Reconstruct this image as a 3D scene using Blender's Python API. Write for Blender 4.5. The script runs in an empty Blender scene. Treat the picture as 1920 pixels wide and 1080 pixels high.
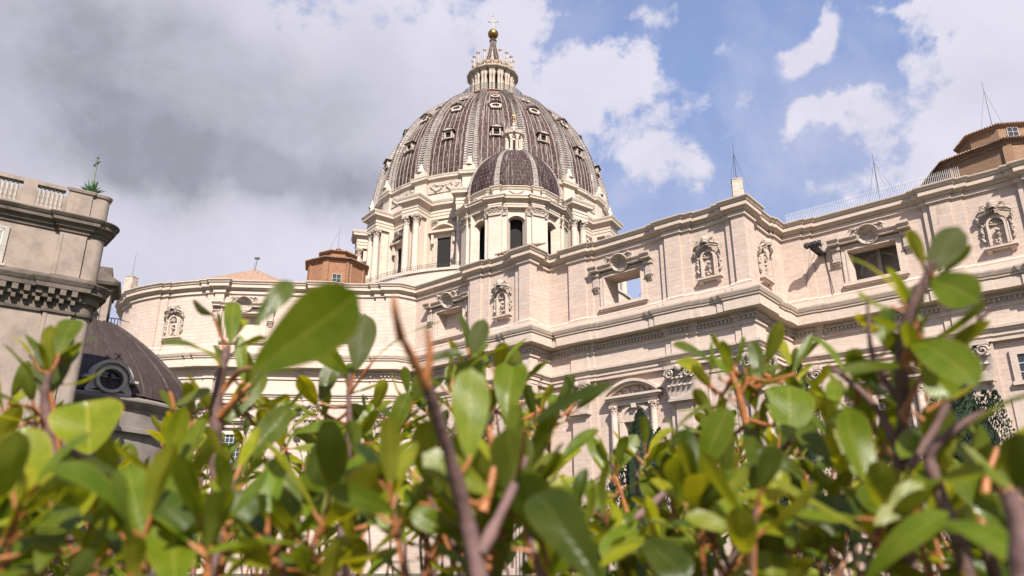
import bpy, math, random
from mathutils import Vector, Matrix
R=math.radians; PI=math.pi
random.seed(7)
scene=bpy.context.scene; COL=scene.collection
# ---------------------------------------------------------------- camera
cd=bpy.data.cameras.new('camera'); cam=bpy.data.objects.new('camera',cd); COL.objects.link(cam)
cam.location=(0,0,0); cam.rotation_euler=(R(90+19.6),0,0)
cd.sensor_width=36; cd.lens=27.06; cd.clip_start=.02; cd.clip_end=20000
cd.dof.use_dof=True; cd.dof.focus_distance=40.0; cd.dof.aperture_fstop=7.4
scene.camera=cam
# ---------------------------------------------------------------- exposure
vs=scene.view_settings; vs.view_transform='Standard'; vs.look='None'; vs.exposure=0.95; vs.gamma=1
# ---------------------------------------------------------------- sun
SUN=Vector((.24,-1.24,1.15)).normalized()
sl=bpy.data.lights.new('sun','SUN'); sl.energy=5.0; sl.angle=R(.5); sl.color=(1,.93,.84)
so=bpy.data.objects.new('sun',sl); COL.objects.link(so); so.rotation_euler=SUN.to_track_quat('Z','Y').to_euler()
so.location=(0,-40,60)
# ---------------------------------------------------------------- node helpers
class NT:
    def __init__(s,nt): s.nt=nt; nt.nodes.clear()
    def n(s,t,**k):
        o=s.nt.nodes.new('ShaderNode'+t)
        for a,b in k.items(): setattr(o,a,b)
        return o
    def l(s,a,b): s.nt.links.new(a,b)
    def put(s,sock,v):
        if hasattr(v,'is_linked') or hasattr(v,'links'): s.l(v,sock)
        else: sock.default_value=v
    def m(s,op,a,b=0.,c=0.,clamp=False):
        o=s.n('Math',operation=op,use_clamp=clamp)
        for i,v in enumerate((a,b,c)): s.put(o.inputs[i],v)
        return o.outputs[0]
    def vm(s,op,a,b=(0,0,0)):
        o=s.n('VectorMath',operation=op); s.put(o.inputs[0],a); s.put(o.inputs[1],b); return o.outputs[0]
    def mix(s,f,a,b,bl='MIX'):
        o=s.n('Mix',data_type='RGBA',blend_type=bl); s.put(o.inputs[0],f)
        s.put(o.inputs[6],a if hasattr(a,'links') else (*a,1)[:4]); s.put(o.inputs[7],b if hasattr(b,'links') else (*b,1)[:4]); return o.outputs[2]
    def noise(s,vec,scale,detail=4,rough=.5,dist=0):
        o=s.n('TexNoise'); s.l(vec,o.inputs['Vector']); o.inputs['Scale'].default_value=scale
        o.inputs['Detail'].default_value=detail; o.inputs['Roughness'].default_value=rough; o.inputs['Distortion'].default_value=dist
        return o.outputs[0]
    def ramp(s,v,a,b,lo=0.,hi=1.,smooth=True):
        o=s.n('MapRange',interpolation_type='SMOOTHSTEP' if smooth else 'LINEAR'); s.put(o.inputs[0],v)
        for i,x in zip((1,2,3,4),(a,b,lo,hi)): o.inputs[i].default_value=x
        return o.outputs[0]
# ---------------------------------------------------------------- sky
F_=1443; P_=R(19.6)
def pdir(px,py):
    x=(px-960)/F_; y=(540-py)/F_
    return Vector((x,math.cos(P_)-math.sin(P_)*y,math.sin(P_)+math.cos(P_)*y)).normalized()
def azel(px,py):
    v=pdir(px,py); return math.atan2(v.x,v.y),math.asin(v.z)
def pt(px,py,dist):                      # a point of the place, seen at that bearing and that far away
    return pdir(px,py)*dist
w=bpy.data.worlds.new('World'); scene.world=w; w.use_nodes=True
N=NT(w.node_tree)
sky=N.n('TexSky',sky_type='NISHITA',sun_disc=False,sun_elevation=math.asin(SUN.z),sun_rotation=math.atan2(SUN.x,SUN.y))
sky.air_density=1.0; sky.dust_density=.6; sky.ozone_density=1.6
g=N.n('TexCoord').outputs['Generated']
sp=N.n('SeparateXYZ'); N.l(g,sp.inputs[0])
az=N.m('ARCTAN2',sp.outputs[0],sp.outputs[1]); el=N.m('ARCSINE',sp.outputs[2])
warp=N.n('TexNoise'); N.l(g,warp.inputs['Vector']); warp.inputs['Scale'].default_value=5.5; warp.inputs['Detail'].default_value=5; warp.inputs['Roughness'].default_value=.58
ws=N.n('SeparateXYZ'); N.l(warp.outputs['Color'],ws.inputs[0])
azw=N.m('ADD',az,N.m('MULTIPLY',N.m('SUBTRACT',ws.outputs[0],.5),.22)); elw=N.m('ADD',el,N.m('MULTIPLY',N.m('SUBTRACT',ws.outputs[1],.5),.17))
def blob(px,py,rx,ry,amp):
    a,e=azel(px,py); ce=math.cos(e)
    dx=N.m('MULTIPLY',N.m('SUBTRACT',azw,a),ce*F_/rx*.93); dy=N.m('MULTIPLY',N.m('SUBTRACT',elw,e),F_/ry*.93)
    r2=N.m('ADD',N.m('MULTIPLY',dx,dx),N.m('MULTIPLY',dy,dy))
    return N.m('MULTIPLY',N.m('EXPONENT',N.m('MULTIPLY',r2,-1.)),amp)
def total(bl):
    t=None
    for b in bl:
        q=blob(*b); t=q if t is None else N.m('ADD',t,q)
    return t
cov=total([(300,170,480,230,1.15),(620,330,300,120,.8),(800,60,130,110,.55),(250,440,420,90,.62),(560,480,160,60,.40),
   (975,95,45,110,.66),(1040,240,60,60,.22),(1150,125,80,45,.80),(1235,95,30,40,.42),(1200,255,75,70,.64),(1090,190,60,50,.36),(1310,170,70,35,.26),
   (1525,30,26,40,.46),(1545,95,34,45,.56),(1500,120,40,35,.5),(1375,58,32,18,.34),(1420,165,20,24,.25),(1590,222,80,24,.66),(1530,235,36,20,.4),(1880,70,75,130,.95),(1830,240,110,50,.80),(1745,305,85,38,.60),(1560,350,60,26,.42),(1340,315,34,34,.40),(1290,290,34,30,.30),(1250,10,60,18,.36),(1690,5,80,14,.3),
   (30,285,80,45,-.55),(660,395,80,26,-.42),(560,420,70,30,-.20),(-900,300,500,500,1.),(2900,300,600,500,.6)])
nz=N.noise(g,11,11,.64,.25); nz2=N.noise(g,30,7,.62)
den=N.m('ADD',cov,N.m('ADD',N.m('MULTIPLY',N.m('SUBTRACT',nz,.5),1.45),N.m('MULTIPLY',N.m('SUBTRACT',nz2,.5),.85)))
alpha=N.ramp(den,.28,.66)
veil=N.m('ADD',N.ramp(N.noise(g,4.2,8,.6,.4),.42,.68,.10,.42),N.ramp(el,.60,.30,0,.22))
alpha=N.m('SUBTRACT',1.,N.m('MULTIPLY',N.m('SUBTRACT',1.,alpha),N.m('SUBTRACT',1.,veil)))
grey=total([(350,180,430,150,.34),(380,280,330,80,.34),(500,335,270,50,.60),(640,325,140,50,.32),(120,150,150,90,.22),(330,110,160,60,.25),(620,200,160,60,.22),(420,70,420,90,.14),(1850,170,90,60,.18),(-900,300,600,400,.6)])
lum=N.noise(g,5.5,8,.6,.4)
greyf=N.m('MULTIPLY',grey,N.ramp(lum,.3,.7,.72,1.14),clamp=True)
ccol=N.mix(greyf,(.77,.75,.86),(.33,.335,.395))
ccol=N.mix(N.ramp(N.noise(g,12,7,.6),.38,.7,0,.30),ccol,(.57,.57,.72))
b1=N.n('Background'); tint=N.mix(1.,sky.outputs[0],(1.0,.93,1.02),'MULTIPLY'); tint=N.vm('SCALE',tint); tint.node.inputs['Scale'].default_value=1; N.l(N.m('MULTIPLY',N.ramp(el,.36,.66,.76,1.08),N.ramp(el,.02,.34,.35,1.)),tint.node.inputs['Scale']); N.l(tint,b1.inputs[0]); b1.inputs[1].default_value=.115  # sky near the horizon, out of view, dimmed to cut ambient light on walls
b2=N.n('Background'); N.l(ccol,b2.inputs[0]); b2.inputs[1].default_value=.535
mx=N.n('MixShader'); N.l(alpha,mx.inputs[0]); N.l(b1.outputs[0],mx.inputs[1]); N.l(b2.outputs[0],mx.inputs[2])
wo=N.n('OutputWorld'); N.l(mx.outputs[0],wo.inputs[0])
# ---------------------------------------------------------------- materials
def mat(name):
    m=bpy.data.materials.new(name); m.use_nodes=True; return m,NT(m.node_tree)
def finish(N,color,rough=.8,bump=None,bs=.3,bd=.02,metal=0,spec=.3):
    p=N.n('BsdfPrincipled'); N.put(p.inputs['Base Color'],color if hasattr(color,'links') else (*color,1)); N.put(p.inputs['Roughness'],rough)
    p.inputs['Metallic'].default_value=metal; p.inputs['Specular IOR Level'].default_value=spec
    if bump is not None:
        b=N.n('Bump'); b.inputs['Strength'].default_value=bs; b.inputs['Distance'].default_value=bd; N.l(bump,b.inputs['Height']); N.l(b.outputs[0],p.inputs['Normal'])
    o=N.n('OutputMaterial'); N.l(p.outputs[0],o.inputs[0]); return p
def scaled(N,vec,s):
    o=N.n('Mapping'); N.l(vec,o.inputs[0]); o.inputs['Scale'].default_value=s; return o.outputs[0]
def stone(name,base,dark,var=.5,brick=True,iso=False,bw=2.2,bh=.62,stain=.5,stcol=(.16,.13,.11),mortar=.5,bs=.4):
    base,dark,stcol=[tuple(.77*x for x in q) for q in (base,dark,stcol)]
    m,N=mat(name); pos=N.n('NewGeometry').outputs['Position']; uv=N.n('UVMap',uv_map='uv').outputs[0]
    n1=N.noise(pos,.35,6,.6); n2=N.noise(pos if iso else scaled(N,pos,(1,1,5)),.9,8,.65); n3=N.noise(pos,6,4,.6)
    c=N.mix(N.ramp(n2,.38,.72,0,var),base,dark)
    c=N.mix(N.ramp(n1,.35,.7,0,.45),c,tuple(x*.86 for x in base))
    h=N.m('ADD',N.m('MULTIPLY',n2,.5),N.m('MULTIPLY',n3,.3))
    if brick:
        b=N.n('TexBrick'); N.l(uv,b.inputs['Vector']); b.offset=.5
        for k,v in (('Scale',1.),('Mortar Size',.018),('Mortar Smooth',.2),('Brick Width',bw),('Row Height',bh)): b.inputs[k].default_value=v
        b.inputs['Color1'].default_value=(1,1,1,1); b.inputs['Color2'].default_value=(.80,.77,.73,1); b.inputs['Mortar'].default_value=(.62,.58,.55,1)
        c=N.mix(mortar,c,b.outputs[0],'MULTIPLY')
        h=N.m('SUBTRACT',h,N.m('MULTIPLY',b.outputs[1],.8))
    st=N.noise(scaled(N,pos,(1,1,.12)),1.1,6,.65)
    c=N.mix(N.m('MULTIPLY',N.ramp(st,.56,.80,0,stain),N.ramp(n1,.3,.6)),c,stcol)
    pit=N.noise(pos if iso else scaled(N,pos,(1,1,3)),3.3,5,.7); c=N.mix(N.ramp(pit,.63,.78,0,.5),c,stcol)
    finish(N,c,.85,h,bs,.05,spec=.15); return m
M={}
M['trav']=stone('travertine_wall',(.66,.53,.455),(.50,.38,.305),.7,stain=.48,mortar=.4,bs=.7)
M['travs']=stone('travertine_smooth',(.665,.545,.46),(.46,.36,.285),.65,brick=False,stain=.6,bs=.5)
M['carve']=stone('travertine_carving',(.58,.49,.42),(.27,.205,.16),.85,brick=False,stain=.95,bs=.9)
M['drumst']=stone('drum_travertine',(.70,.595,.50),(.54,.435,.35),.55,bw=2.4,bh=.9,stain=.36,mortar=.3)
M['stucco']=stone('aged_stucco_shaded',(.36,.29,.24),(.22,.175,.145),.85,brick=False,iso=True,stain=.8,stcol=(.10,.08,.07),bs=.4)  # base colour darkened in place of shade on the palace; stains are wear
M['stuccod']=stone('dark_cornice_stone',(.18,.148,.122),(.075,.06,.05),.95,brick=False,iso=True,stain=.98,stcol=(.03,.026,.024),bs=1.)  # darker base with heavy noise stains, same on every face of the cornices
M['whitest']=stone('pale_weathered_stone',(.46,.415,.37),(.27,.24,.21),.6,brick=False,iso=True,stain=.8,stcol=(.08,.07,.06))
M['brick']=stone('roman_brick',(.42,.22,.13),(.27,.145,.09),.8,bw=.55,bh=.16,stain=.5,stcol=(.14,.09,.06),mortar=.75)
M['brickt']=stone('tan_brick',(.37,.235,.15),(.26,.165,.11),.8,bw=.6,bh=.17,stain=.55,stcol=(.13,.09,.06),mortar=.75)
def tiles():
    m,N=mat('roof_tiles'); pos=N.n('NewGeometry').outputs['Position']; uv=N.n('UVMap',uv_map='uv').outputs[0]
    b=N.n('TexBrick'); N.l(uv,b.inputs['Vector']); b.offset=0
    for k,v in (('Scale',1.),('Mortar Size',.05),('Brick Width',.34),('Row Height',.5)): b.inputs[k].default_value=v
    b.inputs['Color1'].default_value=(.46,.27,.16,1); b.inputs['Color2'].default_value=(.27,.17,.12,1); b.inputs['Mortar'].default_value=(.10,.07,.05,1)
    c=N.mix(N.ramp(N.noise(pos,2.2,5,.6),.4,.7,0,.5),b.outputs[0],(.35,.27,.20)); finish(N,c,.85,b.outputs[1],.6,.08); return m
M['tile']=tiles()
def lead(name,dark,lite,amt,sw=.75,sh=1.5,streak=6.):
    dark=tuple(.74*x for x in dark); lite=tuple(.78*x for x in lite)
    m,N=mat(name); uv=N.n('UVMap',uv_map='uv').outputs[0]; pos=N.n('NewGeometry').outputs['Position']
    b=N.n('TexBrick'); N.l(uv,b.inputs['Vector']); b.offset=.5
    for k,v in (('Scale',1.),('Mortar Size',.045),('Mortar Smooth',.3),('Brick Width',sw),('Row Height',sh)): b.inputs[k].default_value=v
    b.inputs['Color1'].default_value=(1,1,1,1); b.inputs['Color2'].default_value=(.55,.55,.55,1); b.inputs['Mortar'].default_value=(.3,.3,.3,1)
    s=N.noise(scaled(N,uv,(1.6,.085,1)),1.9,7,.72); s2=N.noise(scaled(N,uv,(.35,.06,1)),1.,4,.6); fine=N.noise(scaled(N,uv,(5,.5,1)),1.5,5,.7)
    k=N.m('MULTIPLY',N.ramp(s,.47,.61),N.ramp(s2,.40,.68,.08,1.))
    k=N.m('MULTIPLY',k,N.ramp(fine,.3,.62,.35,1.))
    k=N.m('MULTIPLY',k,amt)
    c=N.mix(N.noise(pos,.5,4),dark,tuple(x*1.5 for x in dark))
    c=N.mix(.55,c,b.outputs[0],'MULTIPLY'); c=N.mix(k,c,lite)
    c=N.mix(N.m('MULTIPLY',N.m('MULTIPLY',b.outputs[1],N.ramp(fine,.42,.6)),amt*.75),c,lite)
    finish(N,c,.66,N.m('ADD',b.outputs[1],N.m('MULTIPLY',fine,.4)),.6,.06,spec=.2); return m
M['lead']=lead('lead_dome',(.050,.0195,.0145),(.52,.45,.40),.80)
M['leadm']=lead('lead_minor_dome',(.034,.0145,.0125),(.48,.40,.38),.75,.7,1.0)
M['leadp']=lead('lead_grey_dome',(.052,.035,.030),(.36,.33,.33),.14,.75,1.05)
M['leadr']=lead('lead_rib',(.31,.265,.235),(.70,.64,.58),.95,.8,.85)
def plain(name,c,rough=.6,metal=0,var=.25,sc=3.,spec=.4):
    m,N=mat(name); pos=N.n('NewGeometry').outputs['Position']; n=N.noise(pos,sc,5,.6)
    finish(N,N.mix(N.ramp(n,.35,.68,0,var),c,tuple(x*.5 for x in c)),rough,n,.15,.02,metal,spec); return m
M['gold']=plain('gilded_bronze',(.40,.235,.07),.36,1.,.75,.9)
M['iron']=plain('dark_iron',(.035,.033,.032),.6)
M['white']=plain('white_paint_metal',(.42,.42,.43),.5,0,.12)
M['cross']=plain('pale_gilt_cross',(.27,.23,.16),.5,.0)
M['grey']=plain('grey_metal',(.34,.34,.35),.5,.3)
M['shut']=plain('pale_green_shutter',(.47,.48,.42),.6)
M['verd']=plain('verdigris_bronze',(.13,.17,.13),.7,0,.6,9)
M['agave']=plain('agave_leaf',(.10,.22,.10),.5,0,.35,4)
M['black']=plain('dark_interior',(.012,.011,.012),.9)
M['dim']=plain('brown_room_wall',(.33,.30,.275),.9)
M['glass']=plain('dark_window_glass',(.03,.035,.04),.12,0,.1,1,.6)
M['bark']=plain('reddish_bark',(.145,.082,.072),.75,0,.7,60)
M['barkg']=plain('grey_bark',(.20,.165,.16),.8,0,.6,50)
M['twig']=plain('orange_young_twig',(.31,.115,.035),.5,0,.5,80)
def ground():
    m,N=mat('garden_lawn'); pos=N.n('NewGeometry').outputs['Position']
    c=N.mix(N.ramp(N.noise(pos,.6,6,.6),.4,.65),(.05,.062,.03),(.075,.075,.045)); finish(N,c,.95,N.noise(pos,30,4),.5,.02); return m
M['ground']=ground()
# ---------------------------------------------------------------- mesh builder
class MB:
    def __init__(s): s.v=[]; s.f=[]; s.m=[]; s.uv={}; s.M=Matrix(); s.mi=0; s.col=[]
    def add(s,vs,fs,uvs=None,mi=None):
        o=len(s.v); s.v+= [s.M@Vector(q) for q in vs]
        for i,f in enumerate(fs):
            if uvs: s.uv[len(s.f)]=uvs[i]
            s.f.append(tuple(o+k for k in f)); s.m.append(s.mi if mi is None else mi)
    def box(s,x0,x1,y0,y1,z0,z1,mi=None):
        s.add([(x0,y0,z0),(x1,y0,z0),(x1,y1,z0),(x0,y1,z0),(x0,y0,z1),(x1,y0,z1),(x1,y1,z1),(x0,y1,z1)],
              [(0,3,2,1),(4,5,6,7),(0,1,5,4),(1,2,6,5),(2,3,7,6),(3,0,4,7)],mi=mi)
    def prism(s,poly,axis,a,b,mi=None):      # polygon in a plane pushed along an axis: 'z' (x,y), 'y' (x,z), 'x' (y,z)
        k={'z':lambda p,h:(p[0],p[1],h),'y':lambda p,h:(p[0],h,p[1]),'x':lambda p,h:(h,p[0],p[1])}[axis]; n=len(poly)
        s.add([k(p,a) for p in poly]+[k(p,b) for p in poly],[tuple(range(n))[::-1],tuple(range(n,2*n))]+[(i,(i+1)%n,n+(i+1)%n,n+i) for i in range(n)],mi=mi)
    def lathe(s,prof,n=24,c=(0,0),a0=0,a1=2*PI,us=None,mi=None,off=0.):
        full=abs(a1-a0-2*PI)<1e-6; k=n if full else n+1; vs=[];fs=[];uvs=[]
        L=[0.]
        for i in range(1,len(prof)): L.append(L[-1]+math.hypot(prof[i][0]-prof[i-1][0],prof[i][1]-prof[i-1][1]))
        for j in range(k):
            a=a0+(a1-a0)*j/n+off
            for r,z in prof: vs.append((c[0]+r*math.sin(a),c[1]-r*math.cos(a),z))
        m=len(prof)
        rm=us if us else max(p[0] for p in prof)
        for j in range(n):
            j2=(j+1)%k
            for i in range(m-1):
                fs.append((j*m+i,j2*m+i,j2*m+i+1,j*m+i+1))
                u0=rm*(a0+(a1-a0)*j/n); u1=rm*(a0+(a1-a0)*(j+1)/n)
                uvs.append(((u0,L[i]),(u1,L[i]),(u1,L[i+1]),(u0,L[i+1])))
        s.add(vs,fs,uvs,mi)
    def tube(s,pts,rad,n=6,mi=None,cap=True):
        pts=[Vector(p) for p in pts]; vs=[];fs=[]
        if not hasattr(rad,'__len__'): rad=[rad]*len(pts)
        up=Vector((.31,.2,.93))
        for i,p in enumerate(pts):
            d=(pts[min(i+1,len(pts)-1)]-pts[max(i-1,0)]).normalized()
            if abs(d.dot(up))>.97: up=Vector((.9,.1,.2))
            e=d.cross(up).normalized(); g=d.cross(e)
            for j in range(n):
                a=2*PI*j/n; vs.append(p+(e*math.cos(a)+g*math.sin(a))*rad[i])
        for i in range(len(pts)-1):
            for j in range(n): fs.append((i*n+j,i*n+(j+1)%n,(i+1)*n+(j+1)%n,(i+1)*n+j))
        if cap: fs+= [tuple(range(n)),tuple(range((len(pts)-1)*n,len(pts)*n))[::-1]]
        s.add(vs,fs,mi=mi)
    def ball(s,c,r,n=10,m=7,sq=(1,1,1),mi=None):
        vs=[];fs=[]
        for i in range(m+1):
            t=PI*i/m
            for j in range(n): vs.append((c[0]+r*sq[0]*math.sin(t)*math.cos(2*PI*j/n),c[1]+r*sq[1]*math.sin(t)*math.sin(2*PI*j/n),c[2]+r*sq[2]*math.cos(t)))
        for i in range(m):
            for j in range(n): fs.append((i*n+j,(i+1)*n+j,(i+1)*n+(j+1)%n,i*n+(j+1)%n))
        s.add(vs,fs,mi=mi)
    def sweep(s,prof,poly,closed=False,mi=None):   # profile (out,z) carried along a plan line with mitred corners
        offs=[offset(poly,o,closed) for o,z in prof]; n=len(poly); m=len(prof); vs=[];fs=[]
        for i in range(n):
            for k in range(m): vs.append((offs[k][i][0],offs[k][i][1],prof[k][1]))
        for i in range(n if closed else n-1):
            j=(i+1)%n
            for k in range(m-1): fs.append((i*m+k,j*m+k,j*m+k+1,i*m+k+1))
        s.add(vs,fs,mi=mi)
    def build(s,name,mats,parent=None,origin=None,smooth=None,label=None,cols=None):
        me=bpy.data.meshes.new(name); po=ORG.get(parent.name if parent else None,Vector((0,0,0)))
        og=Vector(origin) if origin is not None else (po.copy() if parent else Vector((0,0,0)))
        me.from_pydata([tuple(q-og) for q in s.v],[],s.f)
        if not isinstance(mats,(list,tuple)): mats=[mats]
        for x in mats: me.materials.append(x)
        if len(mats)>1: me.polygons.foreach_set('material_index',s.m)
        uv=me.uv_layers.new(name='uv'); buf=[]
        for p in me.polygons:
            u=s.uv.get(p.index)
            if u: 
                for q in u: buf+= [q[0],q[1]]
            else:
                nn=p.normal
                if abs(nn.z)<.75:
                    h=Vector((-nn.y,nn.x,0)).normalized()
                    for vi in p.vertices: q=s.v[vi]; buf+= [q.dot(h),q.z]
                else:
                    for vi in p.vertices: q=s.v[vi]; buf+= [q.x,q.y]
        uv.data.foreach_set('uv',buf)
        if cols:
            ca=me.color_attributes.new('tint','FLOAT_COLOR','POINT'); ca.data.foreach_set('color',[x for c in cols for x in c])
        if smooth is not None:
            me.polygons.foreach_set('use_smooth',[True]*len(me.polygons)); me.set_sharp_from_angle(angle=R(smooth))
        me.update()
        o=bpy.data.objects.new(name,me); COL.objects.link(o); o.location=og-po
        if parent: o.parent=parent
        ORG[o.name]=og
        if label: o['label']=label
        return o
ORG={}
def offset(poly,d,closed=False):
    n=len(poly); out=[]
    def nrm(a,b):
        x,y=b[0]-a[0],b[1]-a[1]; L=math.hypot(x,y) or 1; return (y/L,-x/L)
    for i in range(n):
        p=poly[i]
        a=nrm(poly[i-1],p) if (closed or i>0) else None; b=nrm(p,poly[(i+1)%n]) if (closed or i<n-1) else None
        if a is None: a=b
        if b is None: b=a
        k=1+a[0]*b[0]+a[1]*b[1]; k=max(k,.25)
        out.append((p[0]+d*(a[0]+b[0])/k,p[1]+d*(a[1]+b[1])/k))
    return out
def thing(name,label,cat,loc,group=None):
    o=bpy.data.objects.new(name,None); COL.objects.link(o); o.location=loc; o.empty_display_size=.2
    o['label']=label; o['category']=cat
    if group: o['group']=group
    ORG[o.name]=Vector(loc); return o
def tag(o,label,cat,group=None,kind=None):
    if label: o['label']=label
    if cat: o['category']=cat
    if group: o['group']=group
    if kind: o['kind']=kind
    return o
def dup(o,parent=None,rot=None,loc=None,mesh_kids=True):
    c=o.copy(); COL.objects.link(c); ORG[c.name]=ORG[o.name].copy()
    if parent: c.parent=parent
    if rot is not None: c.rotation_euler.z=rot
    if loc is not None: c.location=loc
    for k in list(o.children):
        q=dup(k); q.parent=c
    return c
def frame(p,ang):                        # local x along the wall, local -y out of it, turned by ang about the vertical
    return Matrix.Translation(Vector(p))@Matrix.Rotation(ang,4,'Z')
# carved pieces, in a frame whose x runs along the wall, -y points out and z is up
def tongue(mb,x,y,z,w,h,ang=0,out=1.):
    S=[(0,0,.52),(.05*out,.45,.66),(.12*out,.80,.6),(.26*out,.98,.46),(.34*out,.86,.2)]; ca,sa=math.cos(ang),math.sin(ang); vs=[]
    for o,t,hw in S:
        for k in(-1,0,1):
            a=k*hw*w; oo=o*h-(abs(k)*.05*h)
            vs.append((x+a*ca+oo*sa,y+a*sa-oo*ca,z+t*h))
    mb.add(vs,[(i*3+k,i*3+k+1,i*3+k+4,i*3+k+3) for i in range(4) for k in(0,1)])
def volute(mb,x,y,z,r,ang=0,n=14,turns=1.6,flip=1):
    pts=[];rad=[]; ca,sa=math.cos(ang),math.sin(ang)
    for i in range(n):
        t=i/(n-1); a=turns*2*PI*t; rr=r*(1-.85*t); u=flip*rr*math.cos(a); v=rr*math.sin(a)
        pts.append((x+u*ca,y+u*sa-.15*r*t,z+v)); rad.append(r*(.24-.08*t))
    mb.tube(pts,rad,5)
def flat_capital(mb,x0,x1,y,z0,z1,dep=.5,n=None):
    w=x1-x0; h=z1-z0; n=n or max(2,int(round(w/.7)))
    mb.box(x0+.06*w,x1-.06*w,y-dep*.45,y+.3,z0+.03*h,z1-.12*h)
    mb.box(x0+.02*w,x1-.02*w,y-dep*.7,y+.3,z0-.05*h,z0+.02*h)
    for k in range(n): tongue(mb,x0+w*(k+.5)/n,y-dep*.4,z0+.03*h,w/n*.9,h*.40)
    for k in range(n+1): tongue(mb,x0+w*(.04+.92*k/n),y-dep*.36,z0+.24*h,w/n*.9,h*.42)
    for k in range(n): tongue(mb,x0+w*(k+.5)/n,y-dep*.42,z0+.46*h,w/n*.6,h*.38)
    r=h*.13
    for k in range(2):
        for f in (-1,1):
            pass
    volute(mb,x0+r*.9,y-dep*.95,z1-.26*h,r*1.25,flip=-1); volute(mb,x1-r*.9,y-dep*.95,z1-.26*h,r*1.25,flip=1)
    for k in range(max(1,n-2)):
        xx=x0+w*(k+1)/(max(1,n-2)+1); volute(mb,xx-r*.6,y-dep*.7,z1-.3*h,r*.7,flip=1); volute(mb,xx+r*.6,y-dep*.7,z1-.3*h,r*.7,flip=-1)
    mb.ball(((x0+x1)/2,y-dep,z1-.1*h),h*.12,8,5)
    mb.box(x0-.03*w,x1+.03*w,y-dep*1.15,y+.3,z1-.11*h,z1-.003)
def round_capital(mb,cx,cy,r,z0,z1,n=7):
    h=z1-z0
    mb.lathe([(r,z0),(r*1.06,z0+.02),(r*.98,z0+.06*h),(r*1.0,z0+.6*h),(r*1.2,z0+.86*h),(0.01,z0+.86*h)],12,(cx,cy))
    for row,(zz,hh,o) in enumerate(((.05,.42,0),(.3,.45,.5))):
        for k in range(n):
            a=2*PI*(k+o)/n; tongue(mb,cx+r*1.0*math.sin(a),cy-r*1.0*math.cos(a),z0+zz*h,2*PI*r/n*.85,hh*h,a,1.2)
    for k in range(4):
        a=PI/4+k*PI/2; mb.ball((cx+r*1.35*math.sin(a),cy-r*1.35*math.cos(a),z0+.76*h),h*.14,7,5)
    q=r*1.22; mb.box(cx-q,cx+q,cy-q,cy+q,z0+.87*h,z1-.003)
def column(mb,cx,cy,r,z0,z1):
    h=z1-z0
    mb.lathe([(r*1.35,z0),(r*1.35,z0+.25*r),(r*1.15,z0+.35*r),(r*1.25,z0+.6*r),(r*1.02,z0+.75*r),(r,z0+h*.3),(r*.97,z0+h*.6),(r*.87,z1)],14,(cx,cy))
# ---------------------------------------------------------------- ground
gb=MB(); gb.box(-6000,6000,-6000,6000,-2.4,-1.6); tag(gb.build('ground',M['ground']),'dark green garden ground','ground',kind='structure')
# ================================================================ basilica
T_=(math.cos(R(40)),-math.sin(R(40))); N_=(-math.sin(R(40)),-math.cos(R(40))); O_=(29.55,89.5)
def W(a,b): return (O_[0]+a*T_[0]+b*N_[0],O_[1]+a*T_[1]+b*N_[1])
def FW(a,b,z=0): p=W(a,b); return frame((p[0],p[1],z),R(-40))
AP=[(60,-77,166),(100,-76.5,150),(150,-75.5,141),(190,-73,133),(215,-69.8,127.8),(250,-64.5,123.6),(300,-58.8,120.9),(350,-54,119.4),(400,-49.2,118.8),(450,-45,118.9),(500,-40.7,119.3),(600,-32.2,120.1),(680,-25.5,120.7),(747,-19,120.9)]
_b=offset([(x,y) for _,x,y in AP],-1.2)
def apse_pt(px,d):
    i=0
    while i<len(AP)-2 and AP[i+1][0]<px: i+=1
    def ctl(j): j=max(0,min(len(AP)-1,j)); return Vector(_b[j])
    t=(px-AP[i][0])/(AP[i+1][0]-AP[i][0]); p0,p1,p2,p3=ctl(i-1),ctl(i),ctl(i+1),ctl(i+2)
    q=.5*((2*p1)+(p2-p0)*t+(2*p0-5*p1+4*p2-p3)*t*t+(3*p1-p0-3*p2+p3)*t**3)
    dq=.5*((p2-p0)+2*(2*p0-5*p1+4*p2-p3)*t+3*(3*p1-p0-3*p2+p3)*t*t); dq.normalize()
    return (q.x-d*dq.y,q.y+d*dq.x)
APS=[(60,0),(100,.7),(150,.7),(190,.7),(215,.7),(233,.7),(233,.35),(241,.35),(241,0),(252,0),(265,0),(280,0),(293,0),(293,.35),(306,.35),(306,.7),(320,.7),(335,.7),(350,.7),(370,.7),(386,.7),(386,.35),(402,.35),(402,0),(420,0),(420,.7),(428,.7),(500,.7),(560,.7),(590,.7),(590,0),(606,0),(619,0),(619,.35),(632,.35),(632,.7),(650,.7),(680,.7),(705,.7),(705,.35),(721,.35),(721,0),(747,0)]
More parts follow.
